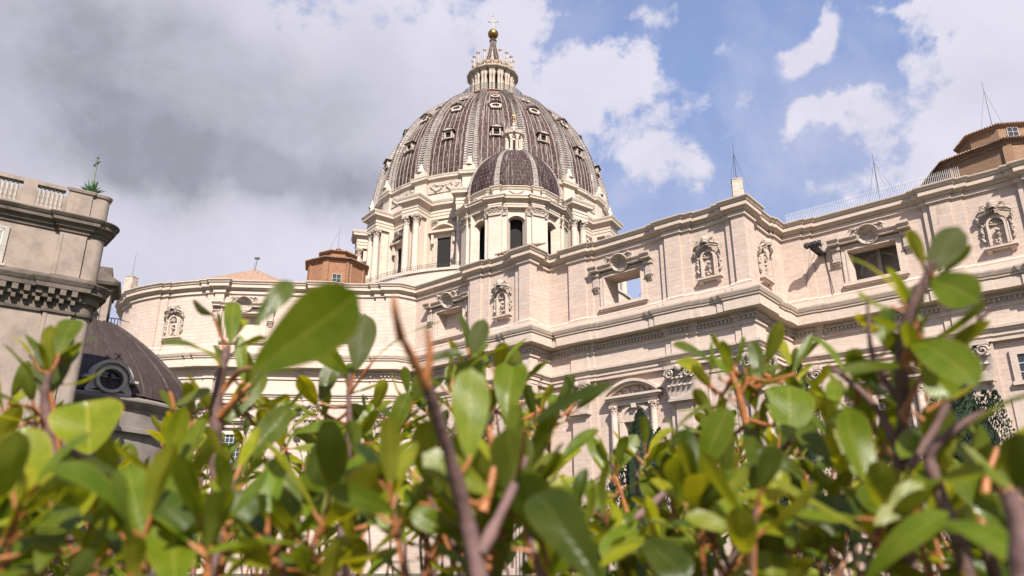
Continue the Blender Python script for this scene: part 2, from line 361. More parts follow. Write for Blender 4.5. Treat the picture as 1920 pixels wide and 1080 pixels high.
def chain(k):
    p=[apse_pt(px,d*k) for px,d in APS]
    B=4.7
    p+=[W(*q) for q in [(-57.3,3.),(-43.9,3.),(-43.9,B-.35*k),(-43.3,B-.35*k),(-43.3,B),(-41,B),(-41,B-.35*k),(-39.6,B-.35*k),(-39.6,B-.7*k),(-34.3,B-.7*k),(-34.3,B-.35*k),(-33.3,B-.35*k),(-33.3,B),
      (-31.3,B),(-31.3,2.9),(-31.3-.4*k,2.9),(-31.3-.4*k,-.5*k),
      (-27.6,-.5*k),(-27.6,0),(-24.6,0),(-24.6,-.35*k),(-23.7,-.35*k),(-23.7,-.7*k),(-12.4,-.7*k),(-12.4,-.35*k),(-11.5,-.35*k),(-11.5,0),(-9.2,0),(-9.2,-.35*k),(-7.9,-.35*k),(-7.9,-.7*k),(-2.7,-.7*k),(-2.7,-.35*k),(-1.75,-.35*k),(-1.75,0),
      (0,0),(0,-3.1),(-.5*k,-3.1),(-.5*k,-8.9),(-.2*k,-8.9),(-.2*k,-9.6),(0,-9.6),(0,-12.1),
      (2.7,-12.1),(2.7,-12.1-.35*k),(3.9,-12.1-.35*k),(3.9,-12.1-.7*k),(18,-12.1-.7*k),(18,-12.1-.35*k),(18.85,-12.1-.35*k),(18.85,-12.1),(21.1,-12.1),(21.1,-12.1-.35*k),(22.4,-12.1-.35*k),(22.4,-12.1-.7*k),(28.2,-12.1-.7*k),(28.2,-12.1-.35*k),(29.1,-12.1-.35*k),(29.1,-12.1),(34,-12.1),(34,-12.1-.7*k),(46,-12.1-.7*k),(46,-30)]]
    return p
def wall_run(mb,poly,z0,z1,openings,thick=2.6,top=True):
    # openings: (world centre x,y, half width, z0, z1, depth)
    for p,q in zip(poly[:-1],poly[1:]):
        d=Vector((q[0]-p[0],q[1]-p[1])); L=d.length
        if L<1e-4: continue
        d/=L; n=Vector((d.y,-d.x)); op=None
        for (cx,cy,hw,a0,a1,dep) in openings:
            u=(cx-p[0])*d.x+(cy-p[1])*d.y; b=(cx-p[0])*n.x+(cy-p[1])*n.y
            if abs(b)<.3 and u-hw>0 and u+hw<L: op=(u-hw,u+hw,a0,a1,dep)
        P=lambda u,z,dd=0.: (p[0]+d.x*u-n.x*dd,p[1]+d.y*u-n.y*dd,z)
        if not op: mb.add([P(0,z0),P(L,z0),P(L,z1),P(0,z1)],[(0,1,2,3)]); continue
        u0,u1,a0,a1,dep=op
        mb.add([P(0,z0),P(L,z0),P(L,a0),P(0,a0)],[(0,1,2,3)]); mb.add([P(0,a1),P(L,a1),P(L,z1),P(0,z1)],[(0,1,2,3)])
        mb.add([P(0,a0),P(u0,a0),P(u0,a1),P(0,a1)],[(0,1,2,3)]); mb.add([P(u1,a0),P(L,a0),P(L,a1),P(u1,a1)],[(0,1,2,3)])
        s=.25
        mb.add([P(u0,a0),P(u0,a1),P(u0+s,a1,dep),P(u0+s,a0,dep)],[(0,1,2,3)]); mb.add([P(u1,a0),P(u1,a1),P(u1-s,a1,dep),P(u1-s,a0,dep)],[(3,2,1,0)])
        mb.add([P(u0,a1),P(u1,a1),P(u1-s,a1,dep),P(u0+s,a1,dep)],[(0,1,2,3)]); mb.add([P(u0,a0),P(u1,a0),P(u1-s,a0,dep),P(u0+s,a0,dep)],[(3,2,1,0)])
bas=thing('basilica','great domed travertine basilica with stepped lit facade, curved apse and tall lead dome','church',(-5,166,-1.6))
A1=chain(1.); A2=chain(.5); A3=chain(1.25)
aw=apse_pt(464,.7)
OPEN=[(*W(-18.7,-.7),2.95,34.25,38.5,3.0),(*W(11.35,-12.8),2.95,34.25,38.45,1.3),(*W(-49.1,3.),2.75,34.25,38.4,1.5),(*aw,2.6,34.25,38.4,1.3)]
mb=MB(); wall_run(mb,A1,32.6,42.0,OPEN)
# back of the free-standing attic wall by the open window, with the same opening
p,q=W(-26.5,-3.7),W(-9.5,-3.7)
def P(a,z): x=W(a,-3.72); return (x[0],x[1],z)
for a0,a1,z0,z1 in [(-31.2,-21.4,32,43),(-16,-2,32,43),(-21.4,-16,38.5,43),(-21.4,-16,32,34.25)]:
    mb.add([P(a0,z0),P(a1,z0),P(a1,z1),P(a0,z1)],[(3,2,1,0)])
mb.build('attic_wall',M['trav'],bas)
# rooms behind the closed windows
def room(cx,b,hw,z0,z1,dep,m,name,fr):
    mb=MB(); mb.M=fr
    x0,x1=-hw-.6,hw+.6; a,c=z0-.8,z1+.8
    mb.add([(x0,dep,a),(x1,dep,a),(x1,dep,c),(x0,dep,c)],[(0,1,2,3)])
    mb.add([(x0,b,a),(x0,dep,a),(x0,dep,c),(x0,b,c)],[(0,1,2,3)]); mb.add([(x1,b,a),(x1,dep,a),(x1,dep,c),(x1,b,c)],[(3,2,1,0)])
    mb.add([(x0,b,c),(x0,dep,c),(x1,dep,c),(x1,b,c)],[(0,1,2,3)]); mb.add([(x0,b,a),(x0,dep,a),(x1,dep,a),(x1,b,a)],[(3,2,1,0)])
    if name=='arch':
        mb.box(-.25,.25,dep-1.2,dep-.7,a,c)
        for i in range(10):
            t0,t1=PI*i/10,PI*(i+1)/10; r=2.4
            mb.add([(r*math.cos(t0),dep-.9,36+r*math.sin(t0)),(r*math.cos(t1),dep-.9,36+r*math.sin(t1)),(1.12*r*math.cos(t1),dep-.9,36+1.12*r*math.sin(t1)),(1.12*r*math.cos(t0),dep-.9,36+1.12*r*math.sin(t0))],[(0,1,2,3)])
    mb.build('window_recess',m,bas)
room(0,1.3,2.95,34.25,38.45,4.2,M['dim'],'arch',FW(11.35,-12.8))
room(0,1.5,2.2,34.25,38.0,1.52,M['travs'],'',FW(-49.1,3.))
fa=apse_pt(428,.7); fb=apse_pt(500,.7); fang=math.atan2(fb[1]-fa[1],fb[0]-fa[0])
FA=frame((aw[0],aw[1],0),fang)
room(0,1.3,2.,34.25,38.0,1.32,M['travs'],'',FA)
# terrace seen through the open window
mb=MB(); mb.M=FW(-18.7,-.7)
for i in range(9):
    t0,t1=R(-50+i*12),R(-50+(i+1)*12); r=8; cx,cy=3.5,14
    mb.add([(cx+r*math.sin(t0),cy-r*math.cos(t0),31),(cx+r*math.sin(t1),cy-r*math.cos(t1),31),(cx+r*math.sin(t1),cy-r*math.cos(t1),36.3),(cx+r*math.sin(t0),cy-r*math.cos(t0),36.3)],[(0,1,2,3)])
mb.build('terrace_parapet',M['brickt'],bas)
mb=MB(); mb.M=FW(-18.7,-.7)
for zz in (37.0,37.6,38.2):
    mb.tube([(3.5+8*math.sin(R(-50+i*12)),14-8*math.cos(R(-50+i*12)),zz) for i in range(10)],.035,4)
for i in range(10): mb.tube([(3.5+8*math.sin(R(-50+i*12)),14-8*math.cos(R(-50+i*12)),36.2),(3.5+8*math.sin(R(-50+i*12)),14-8*math.cos(R(-50+i*12)),38.25)],.035,4)
mb.build('terrace_rail',M['white'],bas)
# attic cornice, roof edge behind it
mb=MB(); mb.sweep([(0,41.78),(.05,41.8),(.05,41.9),(.27,41.93),(.27,42.33),(.16,42.36),(.16,42.5),(.34,42.54),(.36,42.68),(.52,42.74),(.56,42.86),(.86,42.88),(.86,43.3),(.78,43.34),(.78,43.42),(.98,43.5),(1.04,43.66),(1.24,43.86),(1.26,43.95),(1.26,44.02),(.2,44.2),(-.55,44.26),(-.55,43.8)],A1)
A0=[apse_pt(px,.35) for px in (60,100,150,190,215,233,252,280,320,370,420,500,560,606,660,747)]+[W(*q) for q in [(-57.3,3.1),(-43.6,3.1),(-43.5,4.6),(-31.3,4.6),(-31.4,-.3),(0,-.3),(-.3,-12.2),(46,-12.3),(46,-30)]]
rf=MB(); rf.sweep([(-.3,44.21),(-.5,44.3),(-3.,44.4),(-3.,42.9)],A0); rf.build('roof_edge',M['travs'],bas)
mb.build('attic_cornice',M['travs'],bas)
mb=MB(); A_base=A1
mb.sweep([(0,32.55),(.12,32.6),(.2,32.9),(0.,33.15)],A1); mb.build('attic_plinth',M['travs'],bas)
# main entablature
mb=MB()
mb.sweep([(-.6,23.70),(0.02,23.68),(.02,24.2),(.18,24.24),(.18,24.7),(.34,24.74),(.36,24.92),(.58,25.06),(.60,25.36),(.02,25.44),(.0,27.5),(.22,27.54),(.22,27.75),(.06,27.8),(.06,28.1),(.12,28.12),(.12,28.52),(.40,28.58),(.40,28.72),(.34,28.74),(.34,29.02),(.52,29.04),(.54,29.2),(1.4,29.26),(1.4,29.2),(1.46,29.2),(1.46,30.36),(1.36,30.4),(1.36,30.5),(1.58,30.56),(1.6,30.7),(1.54,30.74),(1.70,30.86),(1.88,31.25),(1.9,31.38),(1.9,31.5),(.6,31.85),(.5,31.9),(.5,32.5),(-.3,32.62)],A2)
mb.build('entablature',M['travs'],bas)
# egg and dart row and dentils under the corona
mb=MB()
e1=offset(A2,.42); e2=offset(A2,.30)
for i in range(len(APS)-6,len(e1)-2):
    p,q=Vector(e1[i]),Vector(e1[i+1]); L=(q-p).length
    if L<1.5: continue
    n=int(L/.30); d=(q-p)/L; nn=Vector((d.y,-d.x))
    for j in range(n):
        c=p+d*((j+.5)*L/n); mb.ball((c.x,c.y,28.88),.115,5,4,(1,1,1.25))
    p,q=Vector(e2[i]),Vector(e2[i+1]); L=(q-p).length; n=int(L/.5); d=(q-p)/max(L,.1)
    ang=math.atan2(d.y,d.x)
    for j in range(n):
        c=p+d*((j+.5)*L/n); mb.M=frame((c.x,c.y,0),ang); mb.box(-.13,.13,-.14,.2,28.13,28.5); mb.M=Matrix()
mb.build('egg_moulding',M['carve'],bas)
# lower wall
mb=MB(); wall_run(mb,offset(A3,-.05),-1.6,23.72,[(*W(-17.9,-.92),1.95,8.,17.6,1.2)])
mb.build('lower_wall',M['trav'],bas)
# ---------------------------------------------------------------- windows of the attic
def attic_window(fr,label):
    mb=MB(); mb.M=fr; y=0
    for sx in(-1,1):
        a,b=sorted((sx*2.97,sx*3.75)); mb.box(a,b,-.22,.3,34.25,39.05)
        a,b=sorted((sx*2.97,sx*3.2)); mb.box(a,b,-.30,-.215,34.25,38.75)
    mb.box(-2.97,2.97,-.22,.3,38.55,39.05); mb.box(-2.97,2.97,-.30,-.215,38.55,38.75)
    win=mb.build('window',M['travs'],bas,label=label)
    mb=MB(); mb.M=fr; mb.box(-3.95,3.95,-.5,.3,33.75,34.2); mb.box(-3.8,3.8,-.36,.3,33.55,33.752); mb.build('sill',M['travs'],win)
    mb=MB(); mb.M=fr
    prof=[(-.0,39.15),(-.25,39.2),(-.3,39.42),(-1.1,39.5),(-1.1,39.78),(-1.2,39.82),(-1.4,40.04),(-1.4,40.14),(.0,40.4)]
    for sx in (-1,1):
        xs=[sx*1.35,sx*3.65]; 
        a,b=min(xs),max(xs); mb.prism([(y+.22,z) for y,z in prof],'x',a,b)
        xs=[sx*3.62,sx*5.05]; a,b=min(xs),max(xs); mb.prism([(y-.18 if y<0 else y,z+.0) for y,z in prof],'x',a,b)
    mb.box(-3.7,3.7,-.42,.2,39.05,39.18); mb.box(-1.4,1.4,-.25,.2,39.15,40.1)
    mb.build('hood',M['carve'],win)
    for sx in(-1,1):
        mb=MB(); mb.M=fr; c=sx*4.36
        mb.box(c-.46,c+.46,-.5,.2,37.35,38.8); mb.box(c-.62,c+.62,-.72,.2,38.8,39.16); mb.box(c-.52,c+.52,-.6,.2,37.2,37.36)
        for k in range(5): mb.lathe([(.06,37.2),(.10,37.0),(.0,36.98)],6,(c-.4+.2*k,-.42))
        mb.prism([(-.45,37.18),(.1,37.18),(.1,36.3),(-.05,36.35),(-.3,36.8)],'x',c-.36,c+.36)
        mb.build('console',M['carve'],win)
    mb=MB(); mb.M=fr@Matrix.Translation((0,-.78,39.98))@Matrix.Rotation(R(24),4,'X')@Matrix.Scale(1.22,4)
    n=26;vs=[];fs=[]
    for j in range(4):
        rr=(.12,.45,.8,1.06)[j]; dp=(.42,.36,.2,-.08)[j]
        for i in range(n):
            a=2*PI*i/n; w=1+.05*math.cos(9*a)*(j/3); vs.append((rr*w*math.cos(a),dp+.05*math.cos(13*a)*(j>0),rr*w*.93*math.sin(a)))
    for j in range(3):
        for i in range(n): fs.append((j*n+i,j*n+(i+1)%n,(j+1)*n+(i+1)%n,(j+1)*n+i))
    fs.append(tuple(range(n))); mb.add(vs,fs)
    mb.lathe([(1.02,-.1),(1.16,-.05),(1.2,.1),(1.05,.42),(.5,.62)],26)
    vs=[]
    mb2=MB(); mb2.M=mb.M
    mb2.tube([(1.1*math.cos(2*PI*i/28),-.06,1.03*math.sin(2*PI*i/28)) for i in range(29)],.10,6)
    mb2.v+=mb.v[:4*n]; off=len(mb2.v)-4*n
    for f in fs: mb2.f.append(tuple(off+k for k in f)); mb2.m.append(0)
    for sx in(-1,1):
        for k in range(4): mb2.ball((sx*(1.15+.16*k),.05,.45+.22*math.sin(k*1.3)),.17,7,5)
        mb2.tube([(sx*1.0,0,.75),(sx*1.5,-.05,.95),(sx*1.9,0,.6)],[.12,.13,.05],5)
    mb2.build('scallop_shell',M['carve'],win,smooth=50)
    mb=MB(); mb.M=fr
    mb.box(-1.75,1.75,-.2,.1,41.38,41.54); mb.box(1.75,1.87,-.2,.1,40.4,41.54); mb.build('panel_moulding',M['travs'],win)
    return win
attic_window(FW(-18.7,-.7),'open attic window with sky showing through it')
attic_window(FW(11.35,-12.8),'dark attic window with an arch inside')
attic_window(FW(-49.1,3.),'blind attic window with a beige back wall')
attic_window(FA,'attic window on the curved apse')
# ---------------------------------------------------------------- niches with tiara and keys
def niche(fr,label=None):
    fr=fr@Matrix.Diagonal((1,1.5,1,1))
    mb=MB(); mb.M=fr
    # arched recess rim
    n=14
    def arch(r0,r1,y0,y1,zc,zb):
        pts=[(-r1,zb)]+[(-r1*math.cos(PI*i/n),zc+r1*math.sin(PI*i/n)) for i in range(n+1)]+[(r1,zb)]
        ptsi=[(-r0,zb)]+[(-r0*math.cos(PI*i/n),zc+r0*math.sin(PI*i/n)) for i in range(n+1)]+[(r0,zb)]
        for i in range(len(pts)-1):
            a,b,c,d=pts[i],pts[i+1],ptsi[i+1],ptsi[i]
            mb.add([(a[0],y0,a[1]),(b[0],y0,b[1]),(c[0],y0,c[1]),(d[0],y0,d[1]),(a[0],y1,a[1]),(b[0],y1,b[1]),(c[0],y1,c[1]),(d[0],y1,d[1])],[(3,2,1,0),(0,1,5,4),(2,3,7,6)])
    arch(.78,1.02,-.34,.05,37.45,34.9); arch(1.08,1.22,-.22,.05,37.45,34.9)
    o=mb.build('niche',M['travs'],bas,label=label)
    mb=MB(); mb.M=fr
    # shell head, mask, vase and drop inside
    for k in range(7):
        a=PI*(k+.5)/7; mb.tube([(0,-.06,37.45),(.7*math.cos(a),-.16,37.45+.7*math.sin(a))],[.04,.12],5)
    mb.ball((0,-.2,36.75),.26,9,6,(1,.8,.8)); mb.lathe([(.02,35.7),(.2,35.95),(.3,36.2),(.16,36.35),(.22,36.45)],8,(0,-.12))
    for k in range(5): mb.ball((random.uniform(-.35,.35),-.1,35.15+.12*k),.17,6,5)
    mb.build('relief',M['carve'],o,smooth=60)
    mb=MB(); mb.M=fr
    mb.lathe([(.42,39.25),(.50,39.35),(.48,39.55),(.53,39.6),(.50,39.8),(.52,39.86),(.44,40.1),(.3,40.28),(.1,40.4),(.02,40.46)],14,(0,-.5))
    mb.ball((0,-.5,40.5),.1,6,5); mb.build('tiara',M['carve'],o,smooth=50)
    mb=MB(); mb.M=fr
    for sx in(-1,1):
        volute(mb,sx*1.0,-.5,39.55,.42,flip=-sx); mb.tube([(sx*.45,-.5,39.35),(sx*.9,-.62,39.15),(sx*1.45,-.55,39.05),(sx*1.85,-.4,38.75)],[.14,.16,.17,.1],6)
        mb.tube([(sx*.2,-.55,39.25),(sx*.8,-.6,38.9),(sx*1.35,-.5,38.7),(sx*1.8,-.35,38.55)],[.1,.13,.12,.07],6)
        mb.tube([(sx*1.85,-.35,38.7),(sx*1.7,-.4,38.3),(sx*1.85,-.3,37.9)],[.15,.17,.06],6)
        mb.tube([(-sx*.75,-.62,38.75),(sx*.75,-.62,39.5)],.07,5)
    mb.build('scrollwork',M['carve'],o,smooth=60)
    for sx in(-1,1):
        mb=MB(); mb.M=fr; rr=random.Random(3)
        for k in range(16):
            z=38.1-k*.165; mb.ball((sx*(1.52+.09*math.sin(k*1.1)+rr.uniform(-.08,.08)),-.13,z),rr.uniform(.10,.19),6,5)
        mb.tube([(sx*1.5,-.1,38.3),(sx*1.46,-.14,37),(sx*1.55,-.1,35.5)],.07,5)
        mb.build('garland',M['carve'],o,smooth=60)
    mb=MB(); mb.M=fr
    mb.box(-1.75,1.75,-.52,.1,34.5,34.72); mb.box(-1.6,1.6,-.38,.1,34.35,34.502)
    for sx in(-1,1): a,b=sorted((sx*.95,sx*1.5)); mb.prism([(-.36,34.35),(.1,34.35),(.1,33.95),(-.15,34.0)],'x',a,b)
    mb.build('sill',M['travs'],o)
    return o
niche(FW(-5.5,-.7),'niche with papal tiara carving on the long wall'); niche(FW(25.3,-12.8)); niche(FW(-36.9,4.0))
ps=W(-.5,-6.0); niche(frame((ps[0],ps[1],0),R(50)),'niche with tiara on the narrow side face')
def apse_frame(px,d):
    a=apse_pt(px-4,d); b=apse_pt(px+4,d); c=apse_pt(px,d); return frame((c[0],c[1],0),math.atan2(b[1]-a[1],b[0]-a[0]))
niche(apse_frame(326,.7)); niche(apse_frame(664,.7))
# ---------------------------------------------------------------- giant order capitals
def cap(a0,a1,b):
    mb=MB(); mb.M=FW((a0+a1)/2,b); w=(a1-a0)/2
    flat_capital(mb,-w,w,-.02,19.35,23.68,.9,n=max(4,int(w*2/.62))); mb.box(-w-.15,w+.15,-.25,.2,19.05,19.22)
    mb.build('capital',M['carve'],bas,smooth=40)
for a0,a1,b in [(-27.6,-24.6,0),(-12.2,-8.5,0),(-1.7,0.1,0),(18.2,21.9,-12.1),(29.1,33,-12.1),(.6,3.2,-12.1),(-43.3,-40.6,4.7),(-33.2,-31.2,4.7)]: cap(a0,a1,b)
for s0,s1 in ((-3.0,0),(-12.,-9.7)):
    p=W(0,(s0+s1)/2); mb=MB(); mb.M=frame((p[0],p[1],0),R(50)); w=(s1-s0)/2; flat_capital(mb,-w,w,-.02,19.35,23.68,.9,n=3); mb.build('capital',M['carve'],bas,smooth=40)
for px in (247,282,411,598,735):
    mb=MB(); mb.M=apse_frame(px,0.); flat_capital(mb,-1.7,1.7,-.02,19.35,23.68,.9,n=5); mb.box(-1.8,1.8,-.25,.2,19.05,19.22); mb.build('capital',M['carve'],bas,smooth=40)
# ---------------------------------------------------------------- aedicules of the lower wall
def aedicule(fr,niche_open,label):
    mb=MB(); mb.M=fr; n=16
    # segmental pediment
    rx,h=4.3,1.75
    def arc(s,dz): return [(-rx*s+2*rx*s*i/n, 21.0+dz+h*s*math.sin(PI*i/n)**.8) for i in range(n+1)]
    for (s0,s1,yo) in ((1.0,.93,-1.25),(.94,.84,-.85)):
        o,i_=arc(s0,.35 if s0==1 else .15),arc(s1,.1 if s0==1 else -.05)
        for k in range(n):
            a,b,c,d=o[k],o[k+1],i_[k+1],i_[k]
            mb.add([(x,yo,z) for x,z in (a,b,c,d)]+[(x,.1,z) for x,z in (a,b,c,d)],[(3,2,1,0),(0,1,5,4),(2,3,7,6)])
    mb.box(-4.35,4.35,-1.2,.1,20.75,21.05); mb.box(-4.1,4.1,-.95,.1,20.5,20.752); mb.box(-3.7,3.7,-.55,.1,19.8,20.5)
    o=mb.build('aedicule',M['travs'],bas,label=label)
    mb=MB(); mb.M=fr; rr=random.Random(5)
    for k in range(22): mb.ball((rr.uniform(-2.4,2.4),-.2,21.2+rr.uniform(0,.9)),rr.uniform(.14,.3),6,5)
    mb.build('relief',M['carve'],o,smooth=60)
    for sx in(-1,1):
        mb=MB(); mb.M=fr
        column(mb,sx*3.05,-.55,.48,9.,18.6); round_capital(mb,sx*3.05,-.55,.42,18.6,19.8,6)
        mb.build('column',M['travs'],o,smooth=40)
    mb=MB(); mb.M=fr
    if niche_open:
        for k in range(14):
            a,b=PI*k/14,PI*(k+1)/14
            for r0,r1,y in((1.95,2.3,-.3),(2.3,2.55,-.2)):
                q=[(r1*math.cos(a),17.6+r1*math.sin(a)),(r1*math.cos(b),17.6+r1*math.sin(b)),(r0*math.cos(b),17.6+r0*math.sin(b)),(r0*math.cos(a),17.6+r0*math.sin(a))]
                mb.add([(x,y,z) for x,z in q]+[(x,.05,z) for x,z in q],[(0,1,2,3),(0,4,5,1),(2,6,7,3)])
        mb.prism([(-.3,19.3),(.3,19.3),(.42,20.2),(-.42,20.2)],'y',-.6,0.)
        for sx in(-1,1): a,b=sorted((sx*1.97,sx*2.5)); mb.box(a,b,-.25,.05,8,17.59)
    else:
        for sx in(-1,1): a,b=sorted((sx*1.75,sx*2.4)); mb.box(a,b,-.35,.05,9,19.3)
        mb.box(-1.75,1.75,-.35,.05,18.75,19.3)
    mb.build('frame',M['travs'],o)
    mb=MB(); mb.M=fr
    if niche_open:
        vs=[];fs=[]
        for j in range(7):
            t=PI*j/12
            for i in range(13):
                a=PI*i/12; vs.append((1.95*math.cos(a),-.02+1.1*math.sin(t)*math.sin(a)**.6,17.6+1.95*math.sin(a)*math.cos(t)))
        for j in range(6):
            for i in range(12): fs.append((j*13+i,j*13+i+1,(j+1)*13+i+1,(j+1)*13+i))
        mb.add(vs,fs); mb.box(-1.95,1.95,1.1,1.3,8,17.7)
        for k in range(9): mb.tube([(0,.9,17.4),(1.6*math.cos(PI*(k+.5)/9),.4,17.6+1.6*math.sin(PI*(k+.5)/9))],[.05,.16],5)
        mb.build('niche_shell',M['carve'],o)
    else:
        mb.box(-1.75,1.75,-.05,.04,9,18.75,mi=0)
        mb.build('window_glass',M['glass'],o)
        mb=MB(); mb.M=fr
        for x in(-1.2,-.6,0,.6,1.2): mb.box(x-.04,x+.04,-.12,-.06,9,18.7)
        for k in range(13): mb.box(-1.75,1.75,-.115,-.065,9.6+k*.72-.035,9.6+k*.72+.035)
        mb.build('window_grille',M['white'],o)
aedicule(FW(-17.9,-.92),True,'arched niche under a segmental pediment')
aedicule(FW(11.0,-13.0),False,'grilled window under a segmental pediment')
pf=apse_frame(464,.92); aedicule(pf,False,'grilled window on the apse')
# plain framed window at far right
mb=MB(); mb.M=FW(25.6,-13.0)
for a,b in((-1.9,-1.2),(1.2,1.9)): mb.box(a,b,-.25,.05,18.9,22.5)
mb.box(-1.2,1.2,-.25,.05,21.9,22.5); mb.box(-2.1,2.1,-.4,.05,18.5,18.92); o=mb.build('framed_window',M['travs'],bas)
mb=MB(); mb.M=FW(25.6,-13.0); mb.box(-1.2,1.2,-.06,.04,18.92,21.9); mb.build('window_glass',M['glass'],o)
mb=MB(); mb.M=FW(25.6,-13.0)
for x in(-.4,.4): mb.box(x-.05,x+.05,-.12,-.065,18.92,21.9)
for z in(19.9,20.9): mb.box(-1.2,1.2,-.115,-.07,z-.05,z+.05)
mb.build('window_bars',M['shut'],o)
# slim raised panels between the giant pilasters
mb=MB()
for a0,a1,b in((-7.2,-3.4,-.92),(23.0,27.6,-13.0)):
    mb.M=FW(0,b)
    if a0>20: mb.box(a0,a1,-.1,.05,1,17.2)
    else:
        for (x0,x1,z0,z1) in((a0,a1,22.4,22.6),(a0,a0+.2,10,22.4),(a1-.2,a1,10,22.4)): mb.box(x0,x1,-.12,.05,z0,z1)
mb.M=Matrix()
mb.build('wall_panel',M['travs'],bas)
# apse tile roof and little tiled shed roof behind the P1 corner
mb=MB(); pk=(-49.5,139,53.3)
ring=[(-68,134),(-57,130.4),(-49,129.4),(-42.5,130),(-38,136),(-40,146),(-58,148)]
for i in range(len(ring)):
    a,b=ring[i],ring[(i+1)%len(ring)]; mb.add([(a[0],a[1],47.6),(b[0],b[1],47.6),pk],[(0,1,2)]); mb.add([(a[0],a[1],43),(b[0],b[1],43),(b[0],b[1],47.6),(a[0],a[1],47.6)],[(0,1,2,3)])
mb.build('tile_roof',M['tile'],bas)
mb=MB(); mb.M=FW(-34.2,1.6)
mb.add([(-4.4,-2.6,44.9),(2.2,-2.6,44.9),(2.2,2.,46.6),(-4.4,2.,46.6),(-4.4,-2.6,45.12),(2.2,-2.6,45.12),(2.2,2.,46.82),(-4.4,2.,46.82)],[(0,3,2,1),(4,5,6,7),(0,1,5,4),(1,2,6,5),(2,3,7,6),(3,0,4,7)])
for x in(-4,-2,0,1.9): mb.box(x-.1,x+.1,-2.2,-2.0,44.2,45.1)
mb.build('shed_roof',M['tile'],bas)
# scalloped tile ends showing along the roof edge
mb=MB(); ed=offset(A1,.55)
for i in range(len(APS)+16,len(ed)-8):
    p,q=Vector(ed[i]),Vector(ed[i+1]); L=(q-p).length
    if L<2.2 or not(W(-31.5,0)[0]<p.x<W(1,0)[0]): continue
    d=(q-p)/L; n=int(L/.36)
    for j in range(n):
        c=p+d*((j+.5)*L/n); e=Vector((-d.y,d.x)); mb.tube([(c.x,c.y,44.2),(c.x+e.x*1.6,c.y+e.y*1.6,44.5)],.11,5)
mb.build('roof_tiles',M['tile'],bas)
M['lanc']=stone('lantern_wall',(.30,.19,.145),(.20,.13,.10),.6,brick=False,stain=.5)
# ================================================================ the main dome
DC=(-4.9,166.); AX=Vector((DC[0],DC[1],0)); TH0=R(-7.6)      # first buttress left of the view axis
def spin(o,parent,angs):                  # copies of a part turned about an axis through its own origin
    for a in angs: dup(o,parent,rot=a)
FRONT=[k for k in range(16) if math.cos(TH0+k*PI/8)>-.25]
drum=MB()
drum.lathe([(33,30),(33,51.2),(33.3,51.25),(33.3,51.7),(30,51.75),(26.3,51.8),(26.3,69.3)],96,DC); drum=drum.build('drum',M['drumst'],bas,origin=AX,smooth=30)
ENT=[(0,65.0),(.0,65.7),(.10,65.74),(.10,66.3),(.22,66.4),(.05,66.5),(.05,67.3),(.25,67.4),(.4,67.7),(.85,67.8),(.88,68.25),(.95,68.3),(1.12,68.7),(1.12,68.85),(.1,69.15),(-.8,69.2)]
m_=MB(); m_.lathe([(26.6+o,z) for o,z in ENT],128,DC); m_.build('drum_entablature',M['drumst'],drum,origin=AX)
# attic of the drum with its piers and cornice
def ring_poly(r0,r1,hw,n,th0,c):
    out=[]
    for k in range(n):
        a=th0+k*2*PI/n
        for (x,rr) in ((-hw,r0),(-hw,r1),(hw,r1),(hw,r0)):
            y=-math.sqrt(rr*rr-x*x) if rr>abs(x) else -rr
            out.append((c[0]+x*math.cos(a)-y*math.sin(a),c[1]+x*math.sin(a)+y*math.cos(a)))
        b=a+PI/n
        out.append((c[0]+r0*math.sin(b),c[1]-r0*math.cos(b)))
    return out
rp=ring_poly(27.1,27.75,1.45,16,TH0,DC)
m_=MB(); m_.sweep([(0,69.0),(.3,69.05),(.3,70.2),(.05,70.3),(0,70.35),(0,73.2),(.15,73.3),(.2,73.6),(.6,73.75),(.62,74.1),(.75,74.35),(.75,74.5),(-.6,74.8),(-2,74.9)],rp,True); m_.build('drum_attic',M['drumst'],drum,origin=AX)
# buttress with its pair of columns
b_=MB(); b_.M=frame((DC[0],DC[1],0),0)
b_.box(-1.5,1.5,-29.2,-26,51.7,65.05); b_.box(-2.35,2.35,-31.6,-26,51.7,52.7); b_.box(-2.1,2.1,-27.6,-26,51.7,65.05)
b_.sweep(ENT,[(-1.95,-26),(-1.95,-30.75),(1.95,-30.75),(1.95,-26)]); b_.box(-1.88,1.88,-30.68,-26,65.03,69.05)
b_.M=Matrix(); but=b_.build('buttress',M['drumst'],drum,origin=AX)
for sx in(-1,1):
    m_=MB(); m_.M=frame((DC[0],DC[1],0),0); column(m_,sx*1.18,-30.15,.70,52.7,63.1); m_.build('column',M['drumst'],but,origin=AX,smooth=40)
    m_=MB(); m_.M=frame((DC[0],DC[1],0),0); round_capital(m_,sx*1.18,-30.15,.60,63.1,65.02,6); m_.build('capital',M['carve'],but,origin=AX,smooth=40)
    m_=MB(); m_.M=frame((DC[0],DC[1],0),0)@Matrix.Translation((sx*3.1,-26.35,0)); flat_capital(m_,-.55,.55,0,63.1,65.,.4,2); m_.box(-.5,.5,-.12,.3,52,63.1); m_.build('pilaster',M['carve'],but,origin=AX,smooth=40)
but.rotation_euler.z=TH0+FRONT[0]*PI/8; spin(but,drum,[TH0+k*PI/8 for k in FRONT[1:]])
